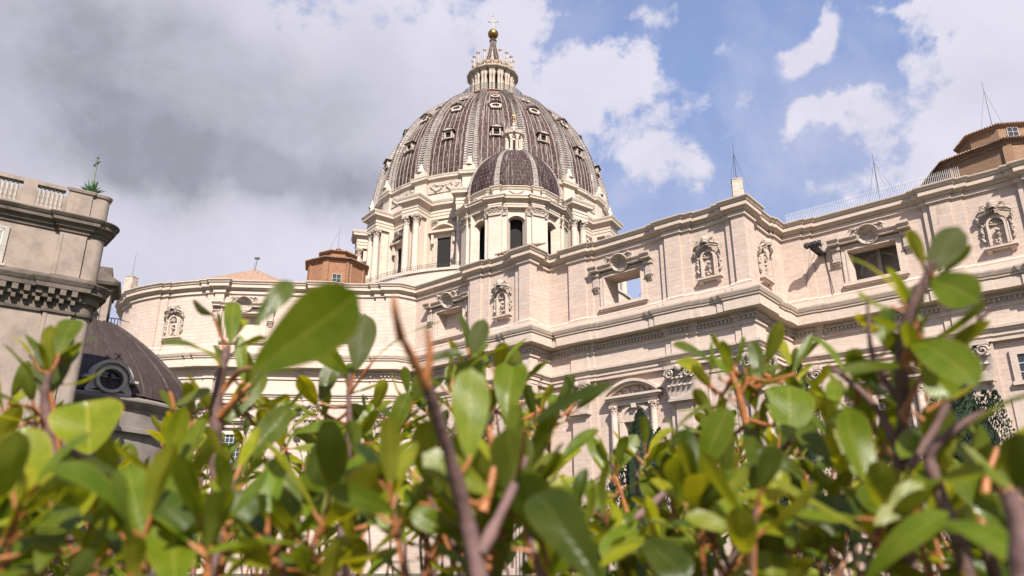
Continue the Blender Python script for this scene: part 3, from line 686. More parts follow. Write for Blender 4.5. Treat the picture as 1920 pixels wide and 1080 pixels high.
# drum windows, alternately triangular and segmental
WF=[k for k in range(16) if math.cos(TH0+(k+.5)*PI/8)>-.1]
def drum_window(seg):
    m_=MB(); m_.M=frame((DC[0],DC[1],0),0); y=-26.25
    for sx in(-1,1):
        a,b=sorted((sx*1.5,sx*2.1)); m_.box(a,b,y-.35,y+.6,54,61.4)
        a,b=sorted((sx*2.1,sx*2.6)); m_.box(a,b,y-.9,y+.6,59.6,61.6)
    m_.box(-2.2,2.2,y-.4,y+.6,60.9,61.8); m_.box(-3.1,3.1,y-1.25,y+.6,61.8,62.25)
    if seg:
        n=10
        for k in range(n):
            f=lambda i,s:(-3.1*s+6.2*s*i/n, 62.25+1.35*s*math.sin(PI*i/n))
            q=[f(k,1),f(k+1,1),f(k+1,.8),f(k,.8)]; m_.add([(x,y-1.3,z) for x,z in q]+[(x,y+.4,z) for x,z in q],[(3,2,1,0),(0,1,5,4),(2,3,7,6)])
            q=[f(k,.85),f(k+1,.85),(0,62.25)]; m_.add([(x,y-.4,z) for x,z in q],[(2,1,0)])
    else:
        for sx in(-1,1):
            m_.add([(sx*3.1,y-1.3,62.25),(0,y-1.3,63.75),(0,y-1.3,63.25),(sx*2.1,y-1.3,62.25),(sx*3.1,y+.4,62.25),(0,y+.4,63.75),(0,y+.4,63.25),(sx*2.1,y+.4,62.25)],[(0,1,2,3),(0,4,5,1),(3,2,6,7)])
        m_.add([(-2.4,y-.4,62.25),(2.4,y-.4,62.25),(0,y-.4,63.4)],[(0,1,2)])
    m_.box(-2.3,2.3,y-.6,y+.6,53.4,54.0)
    o=m_.build('drum_window',M['drumst'],drum,origin=AX)
    m_=MB(); m_.M=frame((DC[0],DC[1],0),0); m_.box(-1.5,1.5,y-.05,y+.3,54,60.9); m_.build('pane',M['black'],o,origin=AX)
    return o
wa,wb=drum_window(False),drum_window(True)
fa_=fb_=True
for k in WF:
    a=TH0+(k+.5)*PI/8; src=wa if k%2==0 else wb
    if (k%2==0 and fa_) or (k%2 and fb_):
        src.rotation_euler.z=a
        if k%2==0: fa_=False
        else: fb_=False
    else: dup(src,drum,rot=a)
# festoon reliefs of the drum attic
m_=MB(); m_.M=frame((DC[0],DC[1],0),0); rr=random.Random(2)
m_.box(-3.6,3.6,-27.25,-26.7,70.6,73.0)
for sx in(-1,1):
    for i in range(14):
        t=i/13; x=sx*(.3+2.7*t); z=71.2+1.1*(2*t-1)**2-.2*rr.random(); m_.ball((x,-27.3,z),rr.uniform(.18,.32),6,5)
for i in range(16): m_.ball((rr.uniform(-3.3,3.3),-27.28,rr.uniform(72.1,72.7)),rr.uniform(.12,.25),6,5)
fe=m_.build('festoon',M['carve'],drum,origin=AX,smooth=60)
fe.rotation_euler.z=TH0+(WF[0]+.5)*PI/8; spin(fe,drum,[TH0+(k+.5)*PI/8 for k in WF[1:]])
# shell
def shell_r(z): return math.sqrt(35.**2-(z-74.5)**2)-8.
ZS=[74.6+(105.6-74.6)*i/40 for i in range(41)]
m_=MB(); m_.lathe([(shell_r(z),z) for z in ZS]+[(7.2,106.1),(0.1,106.2)],128,DC,us=20.)
dome=m_.build('main_dome',M['lead'],bas,origin=AX,smooth=40,label='large ogival lead dome with pale ribs')
# ribs: a raised band of overlapping lead sheets with a central roll
def rib_mesh(zs,rf,w0,w1,up,step,c,us):
    m=MB(); m.M=frame((c[0],c[1],0),0); rows=[]; L=0
    n=len(zs)
    for i,z in enumerate(zs):
        t=i/(n-1); hw=w0+(w1-w0)*t; r=rf(z); z2=min(z+.05,zs[-1]); dr=(rf(z)-rf(max(zs[0],z-.4)))/.4 if i else 0
        nx=Vector((1,-dr)).normalized(); rows.append((hw,r,z,nx))
    vs=[];fs=[];uv=[];Ls=[0]
    cs=[(-1.12,-.1),(-1.1,.55),(-.62,.55),(-.58,.30),(-.42,.30),(-.36,1.),(.36,1.),(.42,.30),(.58,.30),(.62,.55),(1.1,.55),(1.12,-.1)]
    for i in range(n-1):
        a,b=rows[i],rows[i+1]; o=len(vs)
        for (rw,k) in ((a,1.12),(b,.82)):
            for x,h in cs: hh=up*h*k; vs.append((x*rw[0],-(rw[1]+rw[3].x*hh),rw[2]+rw[3].y*hh))
        d=math.hypot(b[1]-a[1],b[2]-a[2]); q=len(cs)
        for j in range(q-1):
            fs.append((o+j,o+j+1,o+q+j+1,o+q+j)); uv.append(((cs[j][0]*a[0]+us,L),(cs[j+1][0]*a[0]+us,L),(cs[j+1][0]*b[0]+us,L+d),(cs[j][0]*b[0]+us,L+d)))
        fs.append(tuple(range(o,o+q))); uv.append(tuple((0,L) for _ in range(q)))
        L+=d
    m.add(vs,fs,uv); return m
ZR=[]; z=75.0
while z<105.4:
    ZR.append(z); z+=.62*35/ (35+0*(z)) * max(.35,math.sqrt(max(.02,1-((z-74.5)/35.)**2)))
ZR.append(105.5)
m_=rib_mesh(ZR,shell_r,1.35,.42,.85,0,DC,0)
rib=m_.build('rib',M['leadr'],dome,origin=AX)
m_=MB(); m_.M=frame((DC[0],DC[1],0),0); m_.box(-1.25,1.25,-28.3,-26.6,74.5,75.6); m_.lathe([(.9,75.6),(1.0,75.9),(.55,76.4),(.45,77.2),(.2,77.8),(.02,77.9)],10,(0,-27.7)); m_.build('rib_foot',M['drumst'],rib,origin=AX)
rib.rotation_euler.z=TH0+FRONT[0]*PI/8; spin(rib,dome,[TH0+k*PI/8 for k in FRONT[1:]])
# thin rolls between the ribs, three to a panel
m_=MB(); m_.M=frame((DC[0],DC[1],0),0)
for k in(-3.2,-1.9,-.64,.64,1.9,3.2):
    a=R(k*2.05); m_.tube([((shell_r(z)-.01)*math.sin(a),-(shell_r(z)+.04)*math.cos(a),z) for z in ZS[:38:2]],.085,5)
ro=m_.build('lead_roll',M['leadr'],dome,origin=AX); ro.rotation_euler.z=TH0+(WF[0]+.5)*PI/8; spin(ro,dome,[TH0+(k+.5)*PI/8 for k in WF[1:]])
# three rings of dormers
def dormer(tier):
    DZ=(84.3,93.3,98.3)[tier]; DR=-shell_r(DZ); DS=(.80,.78,.9)[tier]; FM=frame((DC[0],DC[1],0),0)@Matrix.Translation((0,DR,DZ))@Matrix.Scale(DS,4)@Matrix.Translation((0,-DR,-DZ))
    m_=MB(); m_.M=FM
    d=MB(); d.M=m_.M
    if tier==0:
        z=83.5; y=-(shell_r(z)+.55)
        m_.box(-1.15,-.75,y-.1,y+3.5,z,z+2.1); m_.box(.75,1.15,y-.1,y+3.5,z,z+2.1); m_.box(-.75,.75,y,y+3.5,z+1.75,z+2.1); m_.box(-1.2,1.2,y-.2,y+1.5,z-.25,z)
        d.prism([(-1.75,z+2.12),(1.75,z+2.12),(0,z+2.95)],'y',y-.45,y+3.5,mi=2); m_.prism([(-1.5,z+2.1),(1.5,z+2.1),(0,z+2.7)],'y',y-.52,y-.46); m_.tube([(-1.3,y-.1,z+.8),(-1.7,y-.1,z+.1),(-1.45,y-.2,z-.5)],.2,5); m_.tube([(1.3,y-.1,z+.8),(1.7,y-.1,z+.1),(1.45,y-.2,z-.5)],.2,5)
        d.box(-.75,.75,y+.4,y+.6,z,z+1.75)
    elif tier==1:
        z=93.3; y=-(shell_r(z)+.5); n=16
        for k in range(n):
            a,b=2*PI*k/n,2*PI*(k+1)/n
            q=[(1.75*math.cos(a),1.05*math.sin(a)),(1.75*math.cos(b),1.05*math.sin(b)),(1.05*math.cos(b),.62*math.sin(b)),(1.05*math.cos(a),.62*math.sin(a))]
            m_.add([(x,y-.5+.35*zz,z+zz) for x,zz in q]+[(x,y+2.2,z+zz) for x,zz in q],[(0,1,2,3),(0,4,5,1),(2,6,7,3)])
        d.tube([(-1.8,y-.3,z+.1),(-1.45,y-.4,z+1.0),(0,y-.5,z+1.5),(1.45,y-.4,z+1.0),(1.8,y-.3,z+.1)],.22,6,mi=2); d.tube([(-1.5,y+.5,z+.3),(-1.2,y+.5,z+1.1),(0,y+.5,z+1.5),(1.2,y+.5,z+1.1),(1.5,y+.5,z+.3)],.7,6,mi=2)
        for k in range(5): m_.ball((-1.2+.6*k,y-.7,z-1.0),.28,6,5)
        d.M=d.M@Matrix.Translation((0,y+.25,z)); d.add([(1.1*math.cos(2*PI*k/12),.3*math.sin(2*PI*k/12),.66*math.sin(2*PI*k/12)) for k in range(12)],[tuple(range(12))])
        d.M=FM
        for k in range(3): d.box(-.6+.5*k,-.45+.5*k,y+.05,y+.12,z-.5,z+.5,mi=1)
    else:
        z=98.3; y=-(shell_r(z)+.35); n=14
        for k in range(n):
            a,b=2*PI*k/n,2*PI*(k+1)/n
            q=[(1.1*math.cos(a),.72*math.sin(a)),(1.1*math.cos(b),.72*math.sin(b)),(.68*math.cos(b),.42*math.sin(b)),(.68*math.cos(a),.42*math.sin(a))]
            m_.add([(x,y-.3+.8*zz,z+zz) for x,zz in q]+[(x,y+2.,z+zz) for x,zz in q],[(0,1,2,3),(0,4,5,1),(2,6,7,3)])
        d.add([(.7*math.cos(2*PI*k/12),y+.25+.8*.44*math.sin(2*PI*k/12),z+.44*math.sin(2*PI*k/12)) for k in range(12)],[tuple(range(12))])
    o=m_.build('dormer',M['carve'],dome,origin=AX); d.build('opening',[M['black'],M['travs'],M['lead']],o,origin=AX); return o
for t in range(3):
    o=dormer(t); o.rotation_euler.z=TH0+(WF[0]+.5)*PI/8; spin(o,dome,[TH0+(k+.5)*PI/8 for k in WF[1:]])
# ---------------------------------------------------------------- lantern
m_=MB(); m_.lathe([(7.2,104.),(7.9,104.6),(8.05,104.9),(7.85,105.0),(7.85,106.7),(8.1,106.8),(8.1,107.),(7.6,107.05),(5.6,107.1),(5.6,107.4),(3.5,107.45),(3.5,115.2)],48,DC); lan=m_.build('lantern',M['lanc'],bas,origin=AX,smooth=35)
m_=MB(); LC=[(5.4,114.0),(5.55,114.3),(5.6,114.8),(6.3,115.1),(6.4,115.4),(5.9,115.7),(5.0,115.9),(4.95,117.0),(5.25,117.3),(5.35,117.6),(4.6,118.0),(3.8,118.3)]
rp=ring_poly(4.9,5.5,.55,16,0,DC); m_.sweep([(r-5.4,z) for r,z in LC],rp,True); m_.build('lantern_cornice',M['drumst'],lan,origin=AX)
L16=[k for k in range(16) if math.cos(k*PI/8)>-.3]
m_=MB(); m_.M=frame((DC[0],DC[1],0),0); m_.box(-.34,.34,-4.9,-3.2,107.2,114.1)
for sx in(-1,1): m_.lathe([(.44,107.2),(.44,107.6),(.36,107.8),(.33,113),(.45,113.2),(.48,113.9),(.52,114.05)],8,(sx*.40,-5.2))
m_.M=Matrix(); lc=m_.build('paired_columns',M['drumst'],lan,origin=AX,smooth=40); lc.rotation_euler.z=L16[0]*PI/8; spin(lc,lan,[k*PI/8 for k in L16[1:]])
m_=MB(); m_.M=frame((DC[0],DC[1],0),0); m_.box(-.5,.5,-3.66,-3.5,108.2,112.6); op=m_.build('arched_opening',M['black'],lan,origin=AX); op.rotation_euler.z=(L16[0]+.5)*PI/8; spin(op,lan,[(k+.5)*PI/8 for k in L16[1:]])
m_=MB(); m_.M=frame((DC[0],DC[1],0),0); m_.lathe([(.4,117.7),(.4,118.3),(.2,118.5),(.32,119.0),(.2,119.4),(.16,120.2),(.42,120.5),(.45,120.75),(.1,120.8)],8,(0,-5.05)); ca=m_.build('candelabrum',M['carve'],lan,origin=AX,smooth=40); ca.rotation_euler.z=L16[0]*PI/8; spin(ca,lan,[k*PI/8 for k in L16[1:]])
m_=MB(); sp_=[(4.2,118.2),(3.6,118.5),(2.6,119.3),(1.95,120.6),(1.5,122.),(1.12,124.),(.8,125.8),(.75,126.5),(.95,126.6),(.95,126.9),(.5,127.2),(.45,127.9)]
m_.lathe(sp_,24,DC,us=6.)
for k in range(12):
    a=k*PI/6; m_.tube([(DC[0]+(r+.02)*math.sin(a),DC[1]-(r+.06)*math.cos(a),z) for r,z in sp_[:8]],.055,5,mi=1)
m_.build('spire',[M['leadm'],M['leadr']],lan,origin=AX)
m_=MB(); m_.ball((DC[0],DC[1],128.95),1.36,24,16); m_.lathe([(.3,130.2),(.35,130.5),(.15,130.7),(.12,130.9)],10,DC); m_.build('gilded_orb',M['gold'],lan,smooth=60)
m_=MB(); m_.box(DC[0]-.10,DC[0]+.10,DC[1]-.10,DC[1]+.10,130.8,134.6); m_.M=Matrix(); m_.box(DC[0]-1.1,DC[0]+1.1,DC[1]-.09,DC[1]+.09,132.8,133.0)
for x,z in((-1.15,132.9),(1.15,132.9),(0,134.6)): m_.ball((DC[0]+x,DC[1],z),.2,8,6)
m_.tube([(DC[0],DC[1],134.6),(DC[0],DC[1],135.8)],.05,5); m_.build('cross',M['cross'],lan)
m_=MB()
for zz in(107.3,107.8,108.3,108.8): m_.tube([(DC[0]+8.05*math.sin(R(-110+i*5)),DC[1]-8.05*math.cos(R(-110+i*5)),zz) for i in range(45)],.05,4)
for i in range(111): a=R(-110+i*2); m_.tube([(DC[0]+8.05*math.sin(a),DC[1]-8.05*math.cos(a),107),(DC[0]+8.05*math.sin(a),DC[1]-8.05*math.cos(a),108.85)],.045 if i%5 else .09,4)
m_.build('gallery_rail',M['iron'],lan)
# low pale railing on the rim of the drum terrace
m_=MB()
for zz in(52.3,52.8): m_.tube([(DC[0]+32.9*math.sin(R(-60+i*3)),DC[1]-32.9*math.cos(R(-60+i*3)),zz) for i in range(24)],.04,4)
for i in range(96): a=R(-60+i*.72); m_.tube([(DC[0]+32.9*math.sin(a),DC[1]-32.9*math.cos(a),51.6),(DC[0]+32.9*math.sin(a),DC[1]-32.9*math.cos(a),52.8)],.04,4)
m_.build('terrace_rail',M['iron'],bas)
# ================================================================ the minor dome in front
GC=(.35,136.); GX=Vector((GC[0],GC[1],0)); G0=R(3)
def oct_poly(ap,hw,pr,th0,c):
    out=[]
    for k in range(8):
        a=th0+PI/8+k*PI/4; circ=ap/math.cos(PI/8)
        for x,y in((-hw-.85,-pr+.55),(-hw,-pr+.55),(-hw,-pr),(hw,-pr),(hw,-pr+.55),(hw+.85,-pr+.55)):
            out.append((c[0]+x*math.cos(a)-y*math.sin(a),c[1]+x*math.sin(a)+y*math.cos(a)))
    return out
m_=MB()
# eight walls with arched openings
HW=ap9=9.0*math.tan(PI/8)
for k in range(8):
    m_.M=frame((GC[0],GC[1],0),G0+k*PI/4); n=12; y=-9.0; r=1.85; zc=57.2
    pts=[(-r,46)]+[(-r*math.cos(PI*i/n),zc+r*math.sin(PI*i/n)) for i in range(n+1)]+[(r,46)]
    m_.add([(-HW,y,46),(-r,y,46),(-r,y,60.6),(-HW,y,60.6)],[(0,1,2,3)]); m_.add([(r,y,46),(HW,y,46),(HW,y,60.6),(r,y,60.6)],[(0,1,2,3)])
    for i in range(n):
        a,b=pts[1+i],pts[2+i]; m_.add([(a[0],y,a[1]),(b[0],y,b[1]),(b[0],y,60.6),(a[0],y,60.6)],[(0,1,2,3)])
    for i in range(len(pts)-1):
        a,b=pts[i],pts[i+1]; m_.add([(a[0],y,a[1]),(b[0],y,b[1]),(b[0],y+1.5,b[1]),(a[0],y+1.5,a[1])],[(0,1,2,3)])
        if 0<i<len(pts)-2:
            q=[(p[0]*1.0,p[1]) for p in (a,b)]+[((p[0])*1.24,zc+(p[1]-zc)*1.24) for p in(b,a)]
            m_.add([(x,y-.22,z) for x,z in q]+[(x,y+.05,z) for x,z in q],[(0,1,2,3),(3,2,6,7),(0,4,5,1)])
    for sx in(-1,1): a,b=sorted((sx*1.86,sx*2.5)); m_.box(a,b,y-.35,y+.3,56.75,57.2); a,b=sorted((sx*1.87,sx*2.35)); m_.box(a,b,y-.18,y+.3,46,56.75)
m_.M=Matrix()
md=m_.build('minor_drum',M['drumst'],bas,origin=GX,label='octagonal drum with dark arches under the minor dome')
m_=MB(); m_.M=frame((GC[0],GC[1],0),G0+PI/8)
m_.box(-1.25,1.25,-10.3,-8,46,60.55); m_.box(-2.1,2.1,-9.78,-8,46,60.55)
pier=m_.build('corner_pier',M['drumst'],md,origin=GX)
for x0,x1,y in((-1.25,1.25,-10.3),(-2.1,-1.27,-9.78),(1.27,2.1,-9.78)):
    m_=MB(); m_.M=frame((GC[0],GC[1],0),G0+PI/8)@Matrix.Translation((0,y,0)); flat_capital(m_,x0,x1,0,58.9,60.52,.35,2 if x1-x0<1 else 3); m_.build('capital',M['carve'],pier,origin=GX,smooth=40)
for k in range(1,8):
    if math.cos(G0+PI/8+k*PI/4)>-.5: dup(pier,md,rot=k*PI/4)
op=oct_poly(9.0,1.25,10.3,G0,GC)
m_=MB(); m_.sweep([(-1,60.5),(0,60.5),(.03,60.9),(.12,60.95),(.12,61.2),(.0,61.25),(.0,61.6),(.25,61.7),(.35,61.9),(.8,61.95),(.82,62.2),(1.0,62.45),(1.0,62.55),(.1,62.75),(-.55,62.8),(-.55,64.3),(-.4,64.35),(-.25,64.7),(-.1,64.8),(-.1,64.95),(-1.2,65.2),(-2.5,65.3)],op,True); m_.build('minor_entablature',M['drumst'],md,origin=GX)
m_=MB()
for k in range(8):
    a=G0+k*PI/4
    if math.cos(a)<-.2: continue
    m_.M=frame((GC[0],GC[1],0),a); e=op[0]; m_.box(-1.6,1.6,-9.25,-8.6,62.7,64.6)
    for i in range(9): t=(i-4)/4; m_.ball((t*1.2,-9.3,63.45+.5*t*t),.2,6,5)
m_.M=Matrix(); m_.build('swag_relief',M['carve'],md,origin=GX,smooth=60)
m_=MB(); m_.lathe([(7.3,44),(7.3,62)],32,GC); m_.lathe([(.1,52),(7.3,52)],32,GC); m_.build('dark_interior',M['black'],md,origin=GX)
def mshell(z): return 9.45*math.sqrt(max(.0,1-((z-65.3)/11.25)**2))
ZM=[65.3+(76.3-65.3)*math.sin(PI/2*i/24)**1 for i in range(25)]
m_=MB(); m_.lathe([(mshell(z),z) for z in ZM]+[(.1,76.5)],80,GC,us=8.)
mdome=m_.build('minor_dome',M['leadm'],bas,origin=GX,smooth=40,label='small dark lead dome in front of the main dome')
ZQ=[65.4+(76.1-65.4)*math.sin(PI/2*i/22) for i in range(23)]
m_=rib_mesh(ZQ,mshell,.46,.2,.22,0,GC,0); r_=m_.build('rib',M['leadr'],mdome,origin=GX); r_.rotation_euler.z=G0+PI/8
for k in range(1,8):
    if math.cos(G0+PI/8+k*PI/4)>-.5: dup(r_,mdome,rot=G0+PI/8+k*PI/4)
# its lantern
m_=MB(); m_.lathe([(2.5,75.9),(2.5,76.3),(2.2,76.4),(1.15,76.5),(1.15,80.4)],24,GC); ml=m_.build('minor_lantern',M['drumst'],bas,origin=GX,smooth=35)
m_=MB(); rp=ring_poly(1.35,1.85,.4,8,G0+PI/8,GC); m_.sweep([(-.3,80.0),(0,80.05),(0,80.5),(.25,80.7),(.35,80.95),(.35,81.05),(-.3,81.2),(-1,81.3)],rp,True); m_.build('cornice',M['drumst'],ml,origin=GX)
m_=MB(); m_.M=frame((GC[0],GC[1],0),G0+PI/8); m_.box(-.26,.26,-1.5,-.9,76.4,80.05); m_.lathe([(.26,76.4),(.2,76.7),(.18,79.3),(.27,79.5),(.28,80.03)],8,(0,-1.65)); m_.prism([(-1.6,76.4),(-2.3,76.4),(-2.2,76.9),(-1.75,77.3),(-1.65,78.)],'x',-.15,.15); p_=m_.build('pier',M['drumst'],ml,origin=GX)
for k in range(1,8):
    if math.cos(G0+PI/8+k*PI/4)>-.5: dup(p_,ml,rot=k*PI/4)
m_=MB()
for k in(-1,0,1): m_.M=frame((GC[0],GC[1],0),G0+k*PI/4); m_.box(-.34,.34,-1.24,-1.1,76.7,79.0); m_.prism([(-.34,79.),(.34,79.),(.2,79.35),(-.2,79.35)],'y',-1.24,-1.1)
m_.M=Matrix(); m_.build('arched_opening',M['black'],ml,origin=GX)
m_=MB()
for k in range(8):
    a=G0+PI/8+k*PI/4; m_.M=frame((GC[0],GC[1],0),a); m_.tube([(0,-1.7,81.1),(0,-1.85,81.7),(0,-1.5,82.0),(0,-1.2,81.7),(0,-.9,82.3),(0,-.5,82.6)],[.18,.26,.26,.2,.2,.14],6)
m_.M=Matrix(); m_.lathe([(1.2,81.2),(1.0,81.9),(.7,82.5),(.35,83.0),(.45,83.2),(.25,83.5),(.2,84.3),(.3,84.4),(.15,84.7)],14,GC); m_.build('spire',M['carve'],ml,origin=GX,smooth=50)
m_=MB(); m_.ball((GC[0],GC[1],85.0),.34,10,8); m_.tube([(GC[0],GC[1],85.3),(GC[0],GC[1],86.2)],.05,5); m_.box(GC[0]-.25,GC[0]+.25,GC[1]-.04,GC[1]+.04,85.75,85.85); m_.build('gilded_orb',M['gold'],ml,smooth=60)
# ================================================================ things standing on the roofs
def octa(c,ap,th0): return [(c[0]+ap/math.cos(PI/8)*math.sin(th0+PI/8+k*PI/4),c[1]-ap/math.cos(PI/8)*math.cos(th0+PI/8+k*PI/4)) for k in range(8)]
def cone_roof(mb,base,z0,apex,z1,ap_top=None):
    n=len(base)
    for i in range(n):
        a,b=base[i],base[(i+1)%n]
        if ap_top: c,d=ap_top[(i+1)%n],ap_top[i]; L=math.dist(a,b); h=math.hypot(math.dist(a,d),z1-z0); k=math.dist(c,d)/L
        else: c=d=apex; L=math.dist(a,b); h=math.hypot(math.dist(a,c),z1-z0); k=0
        if ap_top: mb.add([(*a,z0),(*b,z0),(*c,z1),(*d,z1)],[(0,1,2,3)],[((0,0),(L,0),(L*(1+k)/2,h),(L*(1-k)/2,h))])
        else: mb.add([(*a,z0),(*b,z0),(*c,z1)],[(0,1,2)],[((0,0),(L,0),(L/2,h))])
        # tile ends along the eave
        m=int(L/.34); 
        for j in range(m):
            t=(j+.5)/m; x,y=a[0]+(b[0]-a[0])*t,a[1]+(b[1]-a[1])*t
            e=((c[0]+d[0])/2-x,(c[1]+d[1])/2-y); l=math.hypot(*e); mb.tube([(x-e[0]/l*.12,y-e[1]/l*.12,z0+.06),(x+e[0]/l*.6,y+e[1]/l*.6,z0+.06+.6*(z1-z0)/max(.2,l))],.12,5)
def turret(c,th0,ap,z0,ze,zr,ap2,z2,ztop,bm,label,wins):
    t=thing('brick_turret',label,'turret',(c[0],c[1],z0))
    q=octa(c,ap,th0); mb=MB()
    mb.sweep([(0,z0),(0,ze-.7),(.15,ze-.65),(.18,ze-.35),(.35,ze-.25),(.4,ze-.06),(-.4,ze-.04)],q,True)
    for k in range(8):
        p=q[k]; d=Vector((p[0]-c[0],p[1]-c[1])).normalized(); mb.M=frame((p[0]-d.x*.35,p[1]-d.y*.35,0),math.atan2(d.x,-d.y)); mb.box(-.55,.55,-.42,.3,z0,ze-.72)
    mb.M=Matrix(); wall=mb.build('wall',bm,t)
    mb=MB(); e1=octa(c,ap+.75,th0); cone_roof(mb,e1,ze,c,zr,octa(c,ap2-.05,th0)); mb.sweep([(0,ze),(0,ze-.05),(-.9,ze-.05)],e1,True); rf=mb.build('roof',M['tile'],t)
    mb=MB(); q2=octa(c,ap2,th0); mb.sweep([(0,zr-.6),(0,z2-.35),(.2,z2-.3),(.25,z2-.03),(-.3,z2-.02)],q2,True); up=mb.build('upper_storey',bm,t)
    mb=MB(); cone_roof(mb,octa(c,ap2+.5,th0),z2,c,ztop); mb.sweep([(0,z2),(0,z2-.04),(-.6,z2-.04)],octa(c,ap2+.5,th0),True); mb.build('upper_roof',M['tile'],t)
    mb=MB(); mb.lathe([(.42,ztop-.5),(.42,ztop+.55),(.52,ztop+.6),(.52,ztop+.75),(.3,ztop+.76)],12,c); mb.build('chimney_pot',bm,rf)
    for (k,up_,z,w,h) in wins:
        a=th0+k*PI/4; r=(ap2 if up_ else ap); mb=MB(); mb.M=frame((c[0],c[1],0),a)
        mb.box(-w/2,w/2,-r-.03,-r+.2,z,z+h,mi=0)
        for x0,x1,z0_,z1_ in((-w/2-.12,-w/2,z-.1,z+h+.1),(w/2,w/2+.12,z-.1,z+h+.1),(-w/2,w/2,z+h,z+h+.1),(-w/2,w/2,z-.1,z),(-.04,.04,z,z+h),(-w/2,w/2,z+h*.5-.04,z+h*.5+.04)): mb.box(x0,x1,-r-.12,-r+.1,z0_,z1_,mi=1)
        mb.build('window',[M['glass'],M['dim']],up if up_ else wall)
    mb=MB(); a=th0+PI/8+ (0 if c[0]<0 else -PI/4); x,y=c[0]+(ap+.55)/math.cos(PI/8)*math.sin(a),c[1]-(ap+.55)/math.cos(PI/8)*math.cos(a)
    mb.tube([(x,y,ze-.05),(c[0]+(x-c[0])*.93,c[1]+(y-c[1])*.93,ze-1.0),(c[0]+(x-c[0])*.93,c[1]+(y-c[1])*.93,z0)],.09,6); mb.build('drainpipe',M['iron'],t)
    return t
turret((-34.3,141.),R(14),5.2,44,54.3,55.3,3.1,56.6,57.6,M['brick'],'orange octagonal brick turret with tiled roof left of the main dome',[(0,False,49.4,1.5,1.7)])
turret((70.8,98.9),R(37.9),9.3,44,53.0,55.9,4.5,58.0,59.2,M['brickt'],'tan octagonal brick turret on the roof at the right edge',[(0,True,56.3,1.3,1.2),(-1,True,56.2,1.3,1.3)])
def rod(c,z0,z1,wires,name,label,pier=None,r=.05):
    t=thing(name,label,'lightning rod',(c[0],c[1],z0)); 
    if pier:
        hw,ph=pier; mb=MB(); 
        mb.M=frame((c[0],c[1],0),R(-12))
        s=hw*.86; mb.add([(-hw,-hw,z0),(hw,-hw,z0),(hw,hw,z0),(-hw,hw,z0),(-s,-s,z0+ph),(s,-s,z0+ph),(s,s,z0+ph),(-s,s,z0+ph)],[(0,1,5,4),(1,2,6,5),(2,3,7,6),(3,0,4,7),(4,5,6,7)])
        mb.box(-hw*1.25,hw*1.25,-hw*1.25,hw*1.25,z0-.1,z0+ph*.16); mb.box(-s*1.08,s*1.08,-s*1.08,s*1.08,z0+ph,z0+ph+.12); mb.build('stone_pier',M['carve'],t); zb=z0+ph+.1
    else: zb=z0
    mb=MB(); mb.tube([(c[0],c[1],zb-.2),(c[0],c[1],z1)],[r,r*.5],5)
    for dx,dy,dz in wires: mb.tube([(c[0],c[1],z0+(z1-z0)*.82),(c[0]+dx,c[1]+dy,zb+dz)],.018,4)
    if pier: 
        for zz in(.75,): mb.tube([(c[0]-pier[0]*1.3,c[1],z0+pier[1]*zz),(c[0]+pier[0]*1.3,c[1],z0+pier[1]*zz)],.03,4)
    mb.build('rod',M['iron'],t)
p=W(-1.2,-2.0); rod((p[0],p[1]),44.2,53.6,[(-.8,0,0),(.8,.1,0),(1.6,.2,-1),(-.3,.4,0)],'stone_pier','tapered stone pier with a tall rod at the projecting roof corner',(.75,3.6))
rod((-67.4,128.),44.,52.4,[],'stone_pier','pale stone pier with a thin rod on the curved apse roof',(.85,3.5),.04)
p=W(12.9,-15); rod((p[0],p[1]),44.6,52.6,[(-1.5,.4,0),(1.5,-.4,0),(.4,1.2,0),(2.6,-.5,.3)],'roof_rod','thin wired rod rising behind the white roof railing',None)
t=rod((70.3,98.2),59.9,67.6,[(-2.,0,-1.5),(2.4,.4,-1)],'roof_rod','tall thin rod on top of the tan brick turret',None,.045)
rod((-34.3,140.6),58.2,63.,[(-2,0,-.6)],'roof_rod','thin aerial with a small dish on the orange brick turret',None,.035)
mb=MB(); mb.tube([(-49.3,138,52.5),(-49.1,138,55.3)],.06,5); mb.box(-49.6,-48.7,137.8,138.1,55.0,55.35); mb.tube([(-49.6,138,52.6),(-49.5,138,54.5)],.03,4); tag(mb.build('roof_camera',M['iron']),'small camera on a pole above the tiled apse roof','camera')
# pale railing along the right roof
def railing(pts,h,z,name,label,step,r,mt,spike=True):
    t=thing(name,label,'railing',(pts[0][0],pts[0][1],z)); mb=MB()
    for a,b in zip(pts[:-1],pts[1:]):
        L=math.dist(a,b); n=int(L/step)
        for i in range(n+1):
            x,y=a[0]+(b[0]-a[0])*i/n,a[1]+(b[1]-a[1])*i/n; mb.tube([(x,y,z),(x,y,z+h)],[r,r*.6],4)
    mb.build('pales',mt,t); mb=MB()
    for a,b in zip(pts[:-1],pts[1:]):
        for zz in(.12*h,.82*h): mb.tube([(*a,z+zz),(*b,z+zz)],r*1.1,4)
    mb.build('rail_bar',mt,t)
railing([W(.8,-13.4),W(22.6,-13.4)],2.3,44.1,'roof_railing','long white spiked railing along the right roof edge',.21,.034,M['white'])
railing([W(-50.2,1.4),W(-43.6,1.4)],2.0,44.1,'roof_railing','short white railing on the roof step below the minor dome',.28,.045,M['white'])
railing([W(31,-13.6),W(37,-13.6)],2.3,44.1,'roof_railing','white railing beside the tan brick turret at the right edge',.24,.045,M['white'])
pa=apse_pt(672,-.2); pb=apse_pt(738,-.2); railing([(pa[0]+2.5,pa[1]+1.8),(pb[0]+1.2,pb[1]+2.2)],2.3,44.1,'roof_railing','white railing panel at the foot of the orange brick turret',.26,.04,M['white'])
